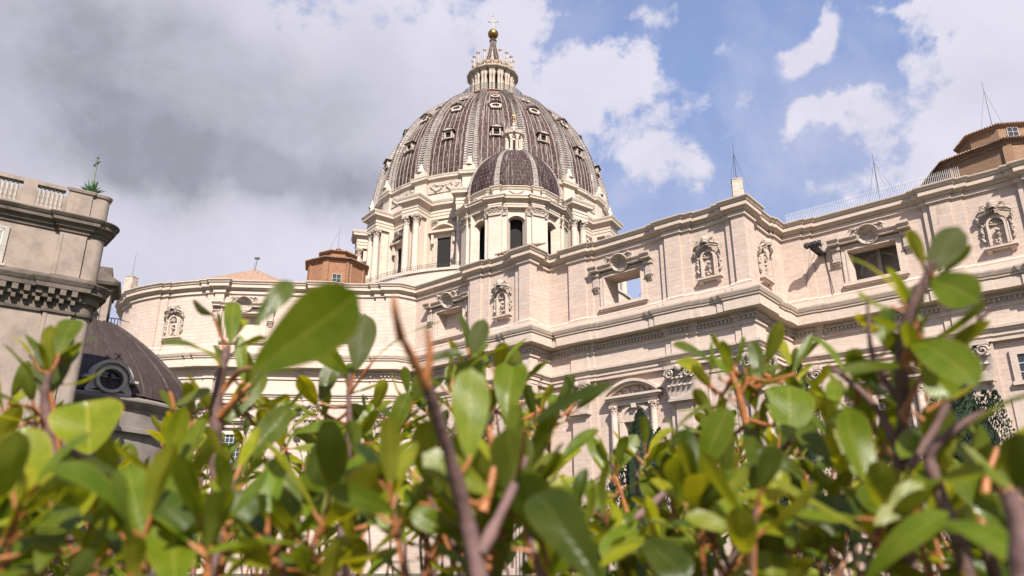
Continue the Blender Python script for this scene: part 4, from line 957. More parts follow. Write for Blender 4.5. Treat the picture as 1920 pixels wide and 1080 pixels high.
# floodlight rack on an arm
fl=thing('floodlight','black floodlight cluster on a long arm casting a broad shadow on the wall','floodlight',(*W(5.2,-12.85),38.9))
FL=FW(5.2,-12.82)
mb=MB(); mb.M=FL; mb.box(-.42,.42,-3.5,.05,38.84,38.92); mb.box(-.45,-.36,-3.5,.05,38.7,39.05); mb.box(.36,.45,-3.5,.05,38.7,39.05); mb.tube([(-.3,0,40.6),(-.3,-2.2,38.95)],.035,5); mb.tube([(.3,0,40.6),(.3,-2.2,38.95)],.035,5); mb.build('bracket',M['iron'],fl)
for i in range(4):
    mb=MB(); mb.M=FL@Matrix.Translation((-.78+.52*i,-3.5+.12*(i%2),39.25))@Matrix.Rotation(R(-25+14*i),4,'Z')@Matrix.Rotation(R(-28),4,'X')
    mb.box(-.24,.24,-.35,.25,-.3,.3); mb.lathe([(.2,.3),(.27,.36),(.1,.4)],8); mb.box(-.2,.2,-.40,-.352,-.26,.26,mi=1); mb.build('lamp_head',[M['iron'],M['glass']],fl)
mb=MB(); mb.M=FL; mb.tube([(.2,-.1,38.8),(.5,-.12,36.),(.8,-.3,33.2)],.06,5); mb.tube([(-.5,-3.3,39.1),(-3.0,.1,33.5)],.018,4); mb.build('cable',M['iron'],fl)
# ================================================================ palace at the left
pal=thing('palace','weathered tan palace with balustraded roof and rounded corner','palace',(-30,43,-1.6))
PD=Vector((.817,.577)); PN=Vector((.577,-.817)); PA=math.atan2(.577,.817)
C0=Vector((-26.95,45.1))                          # where the wall line meets the rounded corner
def PL(u,o=0.): q=C0+PD*u+PN*o; return (q.x,q.y)
def palace_line(st):
    p=[PL(-24),PL(-1.62),PL(-1.62,.22*st),PL(-.1,.22*st),PL(-.1,.1*st),PL(.42,.1*st)]
    cc=Vector(PL(.42,-.45)); r=.45+.1*st; a0=math.atan2(PN.y,PN.x)
    for i in range(1,9): a=a0+R(96)*i/8; p.append((cc.x+r*math.cos(a),cc.y+r*math.sin(a)))
    q=p[-1]; a=a0+R(96); d=(-math.sin(a),math.cos(a)); p+= [(q[0]+d[0]*.6,q[1]+d[1]*.6),(q[0]+d[0]*1.6,q[1]+d[1]*1.6),(q[0]+d[0]*1.6-24*PD.x,q[1]+d[1]*1.6-24*PD.y)]
    return p
Z1,Z2,Z3=16.25,20.45,22.5
pl=palace_line(1.)
mb=MB(); mb.sweep([(0,-1.6),(0,14.3)],pl); mb.sweep([(0,Z1),(0,Z2-.95)],pl); mb.build('wall',M['stucco'],pal)
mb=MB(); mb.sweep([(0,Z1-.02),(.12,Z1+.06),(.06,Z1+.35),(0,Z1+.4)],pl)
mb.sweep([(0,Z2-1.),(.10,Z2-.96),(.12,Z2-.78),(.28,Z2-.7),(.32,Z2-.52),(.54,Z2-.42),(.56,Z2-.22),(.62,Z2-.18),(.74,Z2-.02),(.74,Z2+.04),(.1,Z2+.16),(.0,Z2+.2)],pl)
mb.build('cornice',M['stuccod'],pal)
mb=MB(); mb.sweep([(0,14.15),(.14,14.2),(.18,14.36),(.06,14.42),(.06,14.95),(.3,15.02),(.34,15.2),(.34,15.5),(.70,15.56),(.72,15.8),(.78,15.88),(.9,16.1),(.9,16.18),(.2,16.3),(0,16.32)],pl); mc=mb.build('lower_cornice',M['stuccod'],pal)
mb=MB()
for i in range(16):
    u=-9.5+i*.62; o=.22 if -1.62<u<-.1 else .0
    if u>.1: break
    x=PL(u,o); mb.M=frame((x[0],x[1],0),PA); mb.box(-.16,.16,-.67,-.30,15.18,15.54); mb.box(-.11,.11,-.5,-.02,14.72,14.98)
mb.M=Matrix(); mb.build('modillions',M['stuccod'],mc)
# roof parapet: plain piers and baluster panels
mb=MB(); mb.sweep([(-.12,Z2+.15),(-.12,Z3-.2),(-.04,Z3-.18),(0.02,Z3-.02),(0.02,Z3+.02),(-.5,Z3+.04),(-.5,Z2+.2)],[PL(-1.72,.12)]+[PL(-1.72,.22)]+pl[3:]); 
def seg(u0,u1,z0,z1,o0=-.45,o1=-.1):
    x=PL((u0+u1)/2); mb.M=frame((x[0],x[1],0),PA); h=(u1-u0)/2; mb.box(-h,h,-o1,-o0,z0,z1); mb.M=Matrix()
seg(-3.3,-1.73,Z2+.15,Z2+.5,-.5,-.05); seg(-3.3,-1.73,Z3-.22,Z3+.03,-.52,-.02); seg(-4.05,-3.302,Z2+.15,Z3+.06,-.5,-.03); seg(-7.,-4.052,Z2+.15,Z2+.5,-.5,-.05); seg(-7.,-4.052,Z3-.22,Z3+.03,-.52,-.02); seg(-8.,-7.002,Z2+.15,Z3+.06,-.5,-.03)
par=mb.build('parapet',M['stucco'],pal)
def baluster(u):
    x=PL(u,-.27); z=Z2+.5; h=Z3-.22-z; mb=MB()
    mb.lathe([(.11,z),(.11,z+.06*h),(.05,z+.1*h),(.105,z+.28*h),(.05,z+.46*h),(.075,z+.5*h),(.05,z+.54*h),(.105,z+.72*h),(.05,z+.9*h),(.11,z+.94*h),(.11,z+h)],8,x); return mb.build('baluster',M['whitest'],par,smooth=50)
for u in [-3.12+i*.245 for i in range(6)]+[-6.8+i*.245 for i in range(11)]: baluster(u)
# shutters
mb=MB(); x=PL(-5.15); mb.M=frame((x[0],x[1],0),PA)
for a,b,z0,z1 in((-.95,-.7,16.75,19.1),(.7,.95,16.75,19.1),(-.7,.7,18.9,19.1),(-1.1,1.1,16.6,16.76)): mb.box(a,b,-.12,.05,z0,z1)
wn=mb.build('window',M['whitest'],pal)
for sx in(-1,1):
    mb=MB(); mb.M=frame((x[0],x[1],0),PA); a,b=sorted((sx*.02,sx*.69))
    for p,q,z0,z1 in((a,a+.07,16.77,18.88),(b-.07,b,16.77,18.88),(a,b,16.77,16.86),(a,b,18.79,18.88),(a,b,17.78,17.86)): mb.box(p,q,-.09,-.02,z0,z1)
    for k in range(24):
        z=16.9+k*.079
        mb.add([(a+.07,-.08,z),(b-.07,-.08,z),(b-.07,-.03,z+.06),(a+.07,-.03,z+.06)],[(0,1,2,3)])
    mb.build('shutter',M['shut'],wn)
# pilaster strips of the lower storey and a downpipe
mb=MB(); x=PL(-4.75); mb.tube([(x[0]+.05,x[1]-.08,14.2),(x[0]+.05,x[1]-.08,-1)],.09,6); mb.build('downpipe',M['grey'],pal)
mb=MB()
for u0,u1,o in((-1.6,-1.42,.27),(-.3,-.12,.27)):
    x=PL((u0+u1)/2); mb.M=frame((x[0],x[1],0),PA); mb.box(-(u1-u0)/2,(u1-u0)/2,-o,0,-1.6,14.1); mb.box(-(u1-u0)/2,(u1-u0)/2,-o,0,16.5,19.3)
mb.M=Matrix(); mb.build('pilaster',M['stucco'],pal)
# spiky plant and cross on the palace corner
ax=Vector((*PL(-.35,-.45),Z3+.02)); mb=MB(); rr=random.Random(4)
for i in range(26):
    a=rr.uniform(0,2*PI); e=rr.uniform(.15,1.25); L=rr.uniform(.7,1.05); d=Vector((math.cos(a)*math.cos(e),math.sin(a)*math.cos(e),math.sin(e))); s=d.cross(Vector((0,0,1))).normalized()*.13; b=ax+Vector((0,0,.12))
    u=s.cross(d).normalized()*.05
    m=b+d*L*.45; mb.add([tuple(b-s*.7),tuple(b+s*.7),tuple(m+s),tuple(m-s),tuple(b+d*L),tuple(m-u*1.2),tuple(b-u)],[(0,6,5,3),(6,1,2,5),(3,5,4),(5,2,4)])
tag(mb.build('agave_plant',M['agave']),'green spiky agave plant on the corner of the palace parapet','plant')
cr=thing('finial_cross','dark ornate metal cross standing above the palace corner','cross',tuple(ax)); mb=MB(); b=ax
mb.lathe([(.35,b.z),(.3,b.z+.2),(.12,b.z+.5),(.09,b.z+.9),(.13,b.z+1.0),(.07,b.z+1.15),(.055,b.z+2.1)],10,(b.x,b.y)); mb.build('shaft',M['verd'],cr,smooth=50)
mb=MB(); z=b.z+2.2; mb.M=frame((b.x,b.y,0),R(-40)); mb.box(-.05,.05,-.05,.05,z-.15,z+.55); mb.box(-.36,.36,-.05,.05,z+.12,z+.22)
for x,zz in((-.38,.17),(.38,.17),(0,.58)): mb.ball((x,0,z+zz),.11,8,6,(1,.6,1)); mb.ball((x+ (.0 if x else .1),0,z+zz+(.08 if x else 0)),.06,6,5)
mb.tube([(0,0,z+.6),(.06,0,z+1.0)],[.03,.005],5); mb.build('arms',M['verd'],cr,smooth=50)
# ================================================================ stone turret behind the palace
tc=(-35.2,60.5); tu=thing('stone_turret','small stone turret with a pediment peeping out behind the palace','turret',(*tc,-1.6)); TA=R(25)
mb=MB(); mb.M=frame((*tc,0),TA); mb.box(-1.7,1.7,-1.7,1.7,-1.6,21.0); mb.box(-1.15,1.15,-1.82,-1.6,17.2,20.7); wl=mb.build('wall',M['stucco'],tu)
mb=MB(); mb.M=frame((*tc,0),TA); q=[(-1.7,1.7),(-1.7,-1.7),(1.7,-1.7),(1.7,1.7)]
mb.sweep([(0,20.9),(.12,20.95),(.14,21.2),(.5,21.35),(.62,21.6),(.62,21.68),(-1.7,21.75)],q); mb.sweep([(0,17.),(.2,17.1),(.22,17.25),(0,17.3)],q)
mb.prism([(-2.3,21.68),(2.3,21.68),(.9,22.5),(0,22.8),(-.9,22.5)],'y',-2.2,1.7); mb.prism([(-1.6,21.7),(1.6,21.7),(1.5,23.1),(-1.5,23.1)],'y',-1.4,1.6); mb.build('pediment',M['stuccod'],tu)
mb=MB(); mb.M=frame((*tc,0),TA); mb.box(.55,1.05,-1.86,-1.8,17.6,18.8); mb.box(1.72,1.76,-.5,.5,17.6,19.4); mb.prism([(.4,18.8),(1.2,18.8),(.8,19.4)],'y',-1.9,-1.8); mb.build('opening',M['black'],wl)
# ================================================================ building with the grey lead dome
M['chapel']=stone('weathered_chapel_stone',(.27,.23,.205),(.14,.12,.105),.9,brick=False,iso=True,stain=.9,stcol=(.05,.04,.036),bs=.7)
LC_=(-35.7,61.2); lb=thing('domed_chapel','low chapel with a dark lead dome and round oculus window','chapel',(*LC_,-1.6))
mb=MB(); mb.lathe([(9.6,-1.6),(9.6,8.7),(10.,8.8),(10.,9.1),(9.65,9.2),(9.65,10.5),(10.,10.7),(10.2,11.),(10.2,11.15),(9.,11.7)],64,LC_); mb.build('wall',M['chapel'],lb,smooth=30)
LP=[(11.5,9.75),(12.4,9.45),(13.5,8.75),(14.6,7.75),(15.7,6.6),(16.8,5.35),(17.7,4.1),(18.5,2.8),(19.1,1.4),(19.3,.3)]
def lshell(z):
    for (a,r),(b,q) in zip(LP[:-1],LP[1:]):
        if z<=b: return r+(q-r)*(z-a)/(b-a)
    return .3
zl=[11.5+7.79*i/20 for i in range(21)]
mb=MB(); mb.lathe([(lshell(z),z) for z in zl],72,LC_,us=7.); ld=mb.build('lead_dome',M['leadg'] if 'leadg' in M else M['leadp'],lb,smooth=40)
for k in range(12):
    a=R(-60+k*15); 
    mb=MB(); mb.M=frame((*LC_,0),a); mb.tube([(0,-lshell(z)-.02,z) for z in zl[:-2]],[.13]*19,5); mb.build('rib',M['leadp'],ld,smooth=60)
oa=R(45); OM=frame((*LC_,0),oa)@Matrix.Translation((0,-9.3,11.2))@Matrix.Scale(.80,4)@Matrix.Translation((0,9.3,-11.2)); mb=MB(); mb.M=OM; y=-9.75; zc=12.65; n=28
def ringpart(r0,r1,ya,yb):
    for k in range(n):
        a,b=2*PI*k/n,2*PI*(k+1)/n; q=[(r1*math.cos(a),r1*.92*math.sin(a)),(r1*math.cos(b),r1*.92*math.sin(b)),(r0*math.cos(b),r0*.92*math.sin(b)),(r0*math.cos(a),r0*.92*math.sin(a))]
        mb.add([(x,ya,zc+z) for x,z in q]+[(x,yb,zc+z) for x,z in q],[(0,1,2,3),(0,4,5,1),(2,6,7,3)])
ringpart(1.02,1.3,y-.3,y+.6); ringpart(1.3,1.36,y-.22,y+.6)
pf=[(-2.15,11.15),(2.15,11.15),(2.1,11.6),(1.75,11.9),(1.6,12.5)]+[(1.62*math.cos(R(a)),zc+1.55*math.sin(R(a))) for a in range(0,181,15)]+[(-1.6,12.5),(-1.75,11.9),(-2.1,11.6)]
hole=[(1.02*math.cos(2*PI*k/n),zc+.94*math.sin(2*PI*k/n)) for k in range(n)]
def near(p): return min(range(n),key=lambda k:math.dist(hole[k],p))
# front plate as a strip between its outline and the round hole
out=[]
for k in range(n):
    a=2*PI*k/n; d=(math.cos(a),math.sin(a)); best=None
    for i in range(len(pf)):
        p,q=pf[i],pf[(i+1)%len(pf)]; ex,ez=q[0]-p[0],q[1]-p[1]; den=d[0]*ez-d[1]*ex
        if abs(den)<1e-6: continue
        t=((p[0])*ez-(p[1]-zc)*ex)/den; s=(p[0]*d[1]-(p[1]-zc)*d[0])/den
        if t>0 and -1e-6<=s<=1+1e-6: best=t if best is None else min(best,t)
    out.append((best*d[0],zc+best*d[1]))
for k in range(n):
    j=(k+1)%n; mb.add([(out[k][0],y,out[k][1]),(out[j][0],y,out[j][1]),(hole[j][0],y,hole[j][1]),(hole[k][0],y,hole[k][1]),(out[k][0],y+2.5,out[k][1]),(out[j][0],y+2.5,out[j][1]),(hole[j][0],y+.7,hole[j][1]),(hole[k][0],y+.7,hole[k][1])],[(0,1,2,3),(0,4,5,1),(2,6,7,3)])
for k in range(18):
    a,b=R(-2+k*184/18),R(-2+(k+1)*184/18); r0,r1=1.55,1.85
    q=[(r1*math.cos(a),zc+r1*.97*math.sin(a)),(r1*math.cos(b),zc+r1*.97*math.sin(b)),(r0*math.cos(b),zc+r0*.97*math.sin(b)),(r0*math.cos(a),zc+r0*.97*math.sin(a))]
    mb.add([(x,y-.35,z) for x,z in q]+[(x,y+3.4,z) for x,z in q],[(0,1,2,3),(0,4,5,1),(2,6,7,3)])
for sx in(-1,1): a,b=sorted((sx*1.5,sx*2.3)); mb.box(a,b,y-.4,y+1,zc-.12,zc+.1)
oc=mb.build('oculus_dormer',M['whitest'],ld)
mb=MB(); mb.M=OM; mb.add([(p[0]*1.02,y+.5,p[1]) for p in hole],[tuple(range(n))[::-1]]); mb.build('pane',M['glass'],oc)
mb=MB(); mb.M=OM
for zz in(-.35,.3): mb.box(-1,1,y+.38,y+.46,zc+zz-.03,zc+zz+.03)
mb.box(.1,.16,y+.381,y+.461,zc-.9,zc+.32); mb.build('glazing_bar',M['grey'],oc)
# balcony rail and scrolled bracket behind the chapel
mb=MB(); c=(-35.0,63.5)
for zz in(18.9,19.9): mb.tube([(c[0]-2.5,c[1]-1,zz),(c[0]+.8,c[1]+.4,zz),(c[0]+1.3,c[1]+1.4,zz)],.05,5)
for i in range(15): t=i/14; mb.tube([(c[0]-2.5+3.3*t,c[1]-1+1.4*t,18.2),(c[0]-2.5+3.3*t,c[1]-1+1.4*t,19.9)],.035,4)
tag(mb.build('balcony_railing',M['grey']),'thin grey railing above the dark chapel dome','railing')
# ================================================================ cypresses
def leafmat(name,c,c2,trans=.25,rough=.5):
    m,N=mat(name); at=N.n('Attribute',attribute_name='tint'); pos=N.n('NewGeometry').outputs['Position']
    c=N.mix(N.ramp(N.noise(pos,9,3),.3,.7),c,c2); c=N.mix(1.,c,at.outputs[0],'MULTIPLY')
    p=N.n('BsdfPrincipled'); N.l(c,p.inputs['Base Color']); p.inputs['Roughness'].default_value=rough; p.inputs['Specular IOR Level'].default_value=.3
    t=N.n('BsdfTranslucent'); N.l(c,t.inputs[0]); x=N.n('MixShader'); x.inputs[0].default_value=trans; N.l(p.outputs[0],x.inputs[1]); N.l(t.outputs[0],x.inputs[2])
    o=N.n('OutputMaterial'); N.l(x.outputs[0],o.inputs[0]); return m
M['cyp']=leafmat('cypress_foliage',(.010,.022,.011),(.026,.048,.02),.08,.8)
def cypress(px,py,Y,w,label,seed,n=11000):
    v=pdir(px,py); s=Y/v.y; top=v*s; c=(top.x,top.y); H=top.z+1.6; rr=random.Random(seed)
    t=thing('cypress',label,'tree',(c[0],c[1],-1.6)); mb=MB(); cols=[]
    tips=[(0,0,0)]+[(rr.uniform(-.55,.55)*w,rr.uniform(-.5,.5)*w,-rr.uniform(.06,.3)*H) for _ in range(7)]
    for i in range(n):
        tx,ty,tz=tips[int(rr.random()*len(tips))] if rr.random()<.75 else tips[0]
        h=H+tz; u=rr.random()**.8; z=.3+u*(h-.3); k=min(1,(1-u)*3.2)**.8*w*.52*(.8+.2*math.sin(u*9+tx*5))
        a=rr.uniform(0,2*PI); r=k*math.sqrt(rr.uniform(.25,1)); x=tx*(.4+.6*u)+r*math.cos(a); y=ty*(.4+.6*u)+r*math.sin(a)
        L=rr.uniform(.14,.34); d=Vector((math.cos(a)*.45+rr.uniform(-.3,.3),math.sin(a)*.45+rr.uniform(-.3,.3),1)).normalized(); e=d.cross(Vector((rr.uniform(-1,1),rr.uniform(-1,1),.1))).normalized()*L*.22
        b=Vector((c[0]+x,c[1]+y,z-1.6)); f=rr.uniform(.55,1.35); o=len(mb.v)
        g=d.cross(e).normalized()*L*.2
        mb.add([tuple(b),tuple(b+d*L*.45+e),tuple(b+d*L),tuple(b+d*L*.45-e),tuple(b+d*L*.45+g),tuple(b+d*L*.45-g)],[(0,1,2,3),(0,4,2,5)]); cols+=[(f,f,f*.95,1)]*6
    vs=[];fs=[]
    for i in range(13):
        u=i/12
        for j in range(10):
            a=2*PI*j/10; k=(min(1,(1-u)*3.2)**.8*w*.40*(.85+.3*rr.random()) if 0<i<12 else .02); vs.append((c[0]+k*math.cos(a),c[1]+k*math.sin(a),-1.3+u*(H-.6)))
    for i in range(12):
        for j in range(10): fs.append((i*10+j,i*10+(j+1)%10,(i+1)*10+(j+1)%10,(i+1)*10+j))
    mb.add(vs,fs); cols+=[(.6,.6,.6,1)]*len(vs)
    mb.build('crown',M['cyp'],t,cols=cols)
    mb=MB(); mb.tube([(c[0],c[1],-1.6),(c[0],c[1],H*.6-1.6)],[.22,.06],7); mb.build('trunk',M['barkg'],t)
cypress(1200,770,66,3.9,'dark cypress in front of the arched wall niche',11)
cypress(1497,672,74,1.9,'thin dark cypress before the narrow side face of the church',12,8000)
cypress(1790,700,62,5.0,'broad dark cypress at the right in front of the plain wall',13,16000)
cypress(1478,880,50,2.3,'low dark cypress below the thin one near the side face',14,4500)
# ================================================================ the hedge in front of the camera
def hedgeleaf():
    m,N=mat('hedge_leaf'); at=N.n('Attribute',attribute_name='tint').outputs[0]; uv=N.n('UVMap',uv_map='uv').outputs[0]; pos=N.n('NewGeometry')
    s=N.n('SeparateXYZ'); N.l(uv,s.inputs[0]); ax=N.m('ABSOLUTE',s.outputs[0])
    vein=N.m('ABSOLUTE',N.m('SINE',N.m('ADD',N.m('MULTIPLY',s.outputs[1],34.),N.m('MULTIPLY',ax,-11.))))
    n=N.noise(pos.outputs['Position'],55,4,.6); n2=N.noise(pos.outputs['Position'],420,3,.6)
    c=N.mix(N.ramp(n,.3,.72),(.088,.138,.006),(.136,.176,.010))
    c=N.mix(N.ramp(vein,.0,.22,.08,0),c,(.17,.23,.04))
    c=N.mix(N.ramp(ax,.03,.085,.75,0),c,(.19,.215,.027)); c=N.mix(N.ramp(ax,.90,.99,0,.5),c,(.27,.22,.04))
    c=N.mix(N.ramp(n2,.66,.74,0,.35),c,(.10,.06,.02))
    c=N.mix(1.,c,at,'MULTIPLY')
    under=N.mix(.4,c,(.085,.10,.02)); c=N.mix(pos.outputs['Backfacing'],c,under)
    p=N.n('BsdfPrincipled'); N.l(c,p.inputs['Base Color']); N.put(p.inputs['Roughness'],N.m('ADD',N.ramp(n,.3,.7,.24,.42),N.m('MULTIPLY',pos.outputs['Backfacing'],.3))); p.inputs['Specular IOR Level'].default_value=.36
    b=N.n('Bump'); b.inputs['Strength'].default_value=.22; b.inputs['Distance'].default_value=.0006; N.l(N.m('ADD',vein,n2),b.inputs['Height']); N.l(b.outputs[0],p.inputs['Normal'])
    t=N.n('BsdfTranslucent'); N.l(N.mix(1.,c,(2.5,2.0,.5),'MULTIPLY'),t.inputs[0]); x=N.n('MixShader'); x.inputs[0].default_value=.5; N.l(p.outputs[0],x.inputs[1]); N.l(t.outputs[0],x.inputs[2])
    o=N.n('OutputMaterial'); N.l(x.outputs[0],o.inputs[0]); return m
M['hleaf']=hedgeleaf()
HR=random.Random(21)
class Shrub:
    def __init__(s,label,root):
        s.label=label; s.root=Vector((root[0],root[1],-1.6)); s.pts=[]; s.f=MB(); s.c=[]; s.w=MB(); s.t=MB()
    def leaf(s,b,tip,wd,nh,tint=(1,1,1),curl=.35,fold=.25,nt=11,wav=.05):
        b=Vector(b); tip=Vector(tip); ax=tip-b; L=ax.length; d=ax/L
        n=Vector(nh); n=(n-d*n.dot(d)); n=n.normalized() if n.length>1e-4 else d.orthogonal().normalized()
        sd=d.cross(n).normalized(); vs=[];uv=[]; K=(-1,-.72,-.38,-.06,.06,.38,.72,1); ph=HR.uniform(0,6); sh=HR.uniform(2.6,4.6)
        for i in range(nt+1):
            t=i/nt; w=.5*wd*(t**.66)*max(0,1-t**sh)**.6*1.22 if t<1 else .0
            if t<.06: w=max(w*.5,wd*.03)
            a=curl*(t-.5); cen=b+d*(L*t)+n*(L*curl*.5*(t-t*t)*1.6)
            for k in K:
                z=abs(k)*w*fold*(1-.4*t)+wav*w*math.sin(t*9+ph+k*2)
                vs.append(cen+sd*(k*w)+n*z); uv.append((k,t))
        m=len(K); fs=[];us=[]
        for i in range(nt):
            for k in range(m-1):
                q=(i*m+k,i*m+k+1,(i+1)*m+k+1,(i+1)*m+k); fs.append(q); us.append(tuple(uv[j] for j in q))
        s.f.add(vs,fs,us); s.c+= [(*tint,1)]*len(vs)
    def stem(s,pts,r0,r1,young=False):
        P=[Vector(p) for p in pts]; o=[]
        for i in range(len(P)-1):
            p0=P[max(0,i-1)];p1=P[i];p2=P[i+1];p3=P[min(len(P)-1,i+2)]
            for k in range(5):
                t=k/5; o.append(.5*((2*p1)+(p2-p0)*t+(2*p0-5*p1+4*p2-p3)*t*t+(3*p1-p0-3*p2+p3)*t**3))
        o.append(P[-1]); n=len(o); s.pts+=o
        rr=[(r0+(r1-r0)*i/(n-1))*HR.uniform(.86,1.16) for i in range(n)]
        (s.t if young else s.w).tube(o,rr,7); return o
    def root_to(s,p,r):                # old wood from the ground up to a shoot
        p=Vector(p); q=s.root+Vector((HR.uniform(-.06,.06),HR.uniform(-.05,.05),0)); m=q.lerp(p,.5)+Vector((HR.uniform(-.05,.05),HR.uniform(-.03,.05),-.1)); e=q.lerp(p,.85)+Vector((0,0,-.06))
        s.stem([q,m,e,p],r*1.9,r)
    def whorl(s,p,d,n,L,spread,tintf):
        d=Vector(d).normalized(); e=d.orthogonal().normalized(); g=d.cross(e); a0=HR.uniform(0,6)
        for i in range(n):
            a=a0+i*2.4; ang=spread*HR.uniform(.55,1.25)*(.6+.5*i/n); o=(e*math.cos(a)+g*math.sin(a)); v=(d*math.cos(ang)+o*math.sin(ang)).normalized()
            l=L*HR.uniform(.65,1.15); bb=p-d*(.006*i)+v*.008; s.t.tube([p-d*(.006*i),bb+v*.004],[.0014,.0011],5)
            nn=(d*math.sin(ang)-o*math.cos(ang)); nn=nn if HR.random()<.88 else -nn
            s.leaf(bb,bb+v*l,l*HR.uniform(.40,.54),nn+Vector((HR.uniform(-.3,.3),HR.uniform(-.3,.3),HR.uniform(-.1,.4))),tintf(),HR.uniform(-.65,.45),HR.uniform(.15,.7))
    def done(s):
        t=thing('hedge_shrub',s.label,'shrub',tuple(s.root),'hedge shrubs along the front')
        s.f.build('foliage',M['hleaf'],t,smooth=180,cols=s.c); s.w.build('branches',M['bark'],t,smooth=60); s.t.build('young_twigs',M['twig'],t,smooth=60)
def tint():
    r=HR.random()
    if r<.30: f=HR.uniform(1.2,1.5); return (f*1.45,f*1.12,f*.8)      # young yellow leaf
    if r<.50: f=HR.uniform(.32,.55); return (f*.85,f,f*1.1)           # old dark leaf
    f=HR.uniform(.75,1.2); return (f*HR.uniform(.9,1.15),f,f)
SH={k:Shrub(l,r) for k,l,r in [
 ('A','hedge shrub at the far left in front of the palace, with a folded yellow-green leaf',(-.62,.95)),
 ('B','hedge shrub before the dark chapel dome, with the largest and most blurred leaf',(-.36,.95)),
 ('C','hedge shrub left of centre with an upright dark paddle-shaped leaf on a thin red stalk',(-.17,1.0)),
 ('D','hedge shrub at the centre with a thick blurred forked red stem',(-.03,.85)),
 ('E','hedge shrub right of centre with a purple slanting twig before the arched niche cypress',(.17,.95)),
 ('F','hedge shrub with orange shoots and a broad heart-shaped leaf before the church corner',(.36,.95)),
 ('G','tallest hedge shrub, its dark upright stem ending in a leaf near the right roofline',(.50,.85)),
 ('H','hedge shrub at the far right edge with a long arching leaf over the plain wall',(.68,.85))]}
UP=Vector((0,-.35,.94))
def hero(k,bx,by,d,tx,ty,dt,w,face=.7,f=1.,curl=.3,fold=.25,yel=0.,flip=False):
    b=pt(bx,by,d); t=pt(tx,ty,dt); tc=-b.normalized(); n=tc*face+UP*(1-face)+Vector((HR.uniform(-.15,.15),0,0))
    if flip: n=-n
    near=b if not SH[k].pts else min(SH[k].pts,key=lambda q:(q-b).length)
    if .004<(near-b).length<.05: SH[k].t.tube([near,near.lerp(b,.5)+Vector((0,0,-.004)),b,b+(t-b)*.06],[.0016,.0013,.0011,.0009],5)
    SH[k].leaf(b,t,w/F_*d,n,(f*(1+.45*yel),f*(1+.12*yel),f*(1-.2*yel)),curl,fold,14)
def hstem(k,pts,r0,r1,young=False,root=False):
    P=[pt(*p) for p in pts]; SH[k].stem(P,r0,r1,young)
    if root: SH[k].root_to(P[0],r0)
# --- far left
hstem('A',[(105,905,.74),(92,800,.74),(84,745,.74),(92,700,.74)],.0055,.003,root=True); hstem('A',[(110,860,.74),(105,800,.74),(95,735,.74)],.003,.0016,True); hstem('A',[(84,800,.74),(60,765,.72),(20,760,.7)],.0022,.0012,True)
hero('A',84,748,.74,108,630,.78,78,.75,.42,-.2,.3,flip=True); hero('A',108,668,.74,140,598,.78,46,.8,.75); hero('A',112,668,.74,184,636,.70,24,.3,.6,.3); hero('A',58,668,.74,16,628,.70,22,.4,1.2,.2,.3,.8); hero('A',72,795,.72,-20,738,.68,42,.35,.8,.35)
hero('A',168,852,.60,162,752,.64,135,.9,1.25,-.3,.35,.55); hero('A',48,958,.5,44,800,.54,105,.85,1.25,-.25,.3,.9); hero('A',120,1010,.55,-30,1090,.5,80,.6,.8); hero('A',270,1035,.50,238,872,.54,74,.9,1.0,.2,.4); hero('A',20,905,.55,-40,860,.55,60,.5,.6)
hero('A',330,1110,.46,318,958,.5,112,.9,1.05,-.2,.2,.25); hero('A',240,905,.52,145,868,.5,45,.35,.5,.3); hero('A',70,1075,.48,130,950,.52,70,.5,.75)
hstem('A',[(230,920,.85),(160,860,.85),(95,820,.85),(60,790,.86)],.006,.003,root=True)
# --- chapel dome
hstem('B',[(418,960,.78),(405,860,.78),(408,740,.78),(420,680,.78),(428,650,.78)],.0075,.003,root=True); hstem('B',[(408,745,.78),(445,700,.76),(475,690,.6)],.0032,.002,True); hstem('B',[(405,790,.78),(450,740,.76),(470,720,.76)],.004,.002,True)
hero('B',418,692,.78,302,645,.70,42,.45,.85,.42,.35); hero('B',400,590,.78,362,568,.75,30,.7,.22,0,.3,flip=True); hero('B',432,645,.78,438,565,.82,40,.8,.95,.1); hero('B',472,696,.38,672,550,.36,150,.85,.8,-.25,.2); hero('B',478,610,.5,548,528,.52,52,.7,.6,.2)
hero('B',456,718,.78,450,628,.8,28,.6,1.1,.1); hero('B',466,742,.78,536,664,.74,34,.4,.7,.25); hero('B',415,800,.78,500,700,.8,44,.6,.7,-.3); hero('B',320,770,.8,398,735,.76,36,.5,1.0,.3,.3,.3); hero('B',310,900,.62,345,760,.62,42,.6,1.,-.4,.3,.3)
hstem('B',[(345,870,.82),(325,760,.82),(318,735,.82)],.003,.0015,True,root=True); hstem('B',[(440,880,.8),(475,840,.78),(500,790,.78)],.003,.0016,True)
hero('B',505,1000,.55,506,884,.58,128,.8,.40,.1,.2,.2,flip=True); hero('B',606,1012,.55,582,884,.6,92,.9,1.1,.2,.35); hero('B',600,1040,.5,380,1040,.46,34,.2,1.1,.5); hero('B',440,880,.7,545,760,.72,64,.7,.65,-.3,.4); hero('B',420,1000,.6,340,930,.6,80,.7,.9)
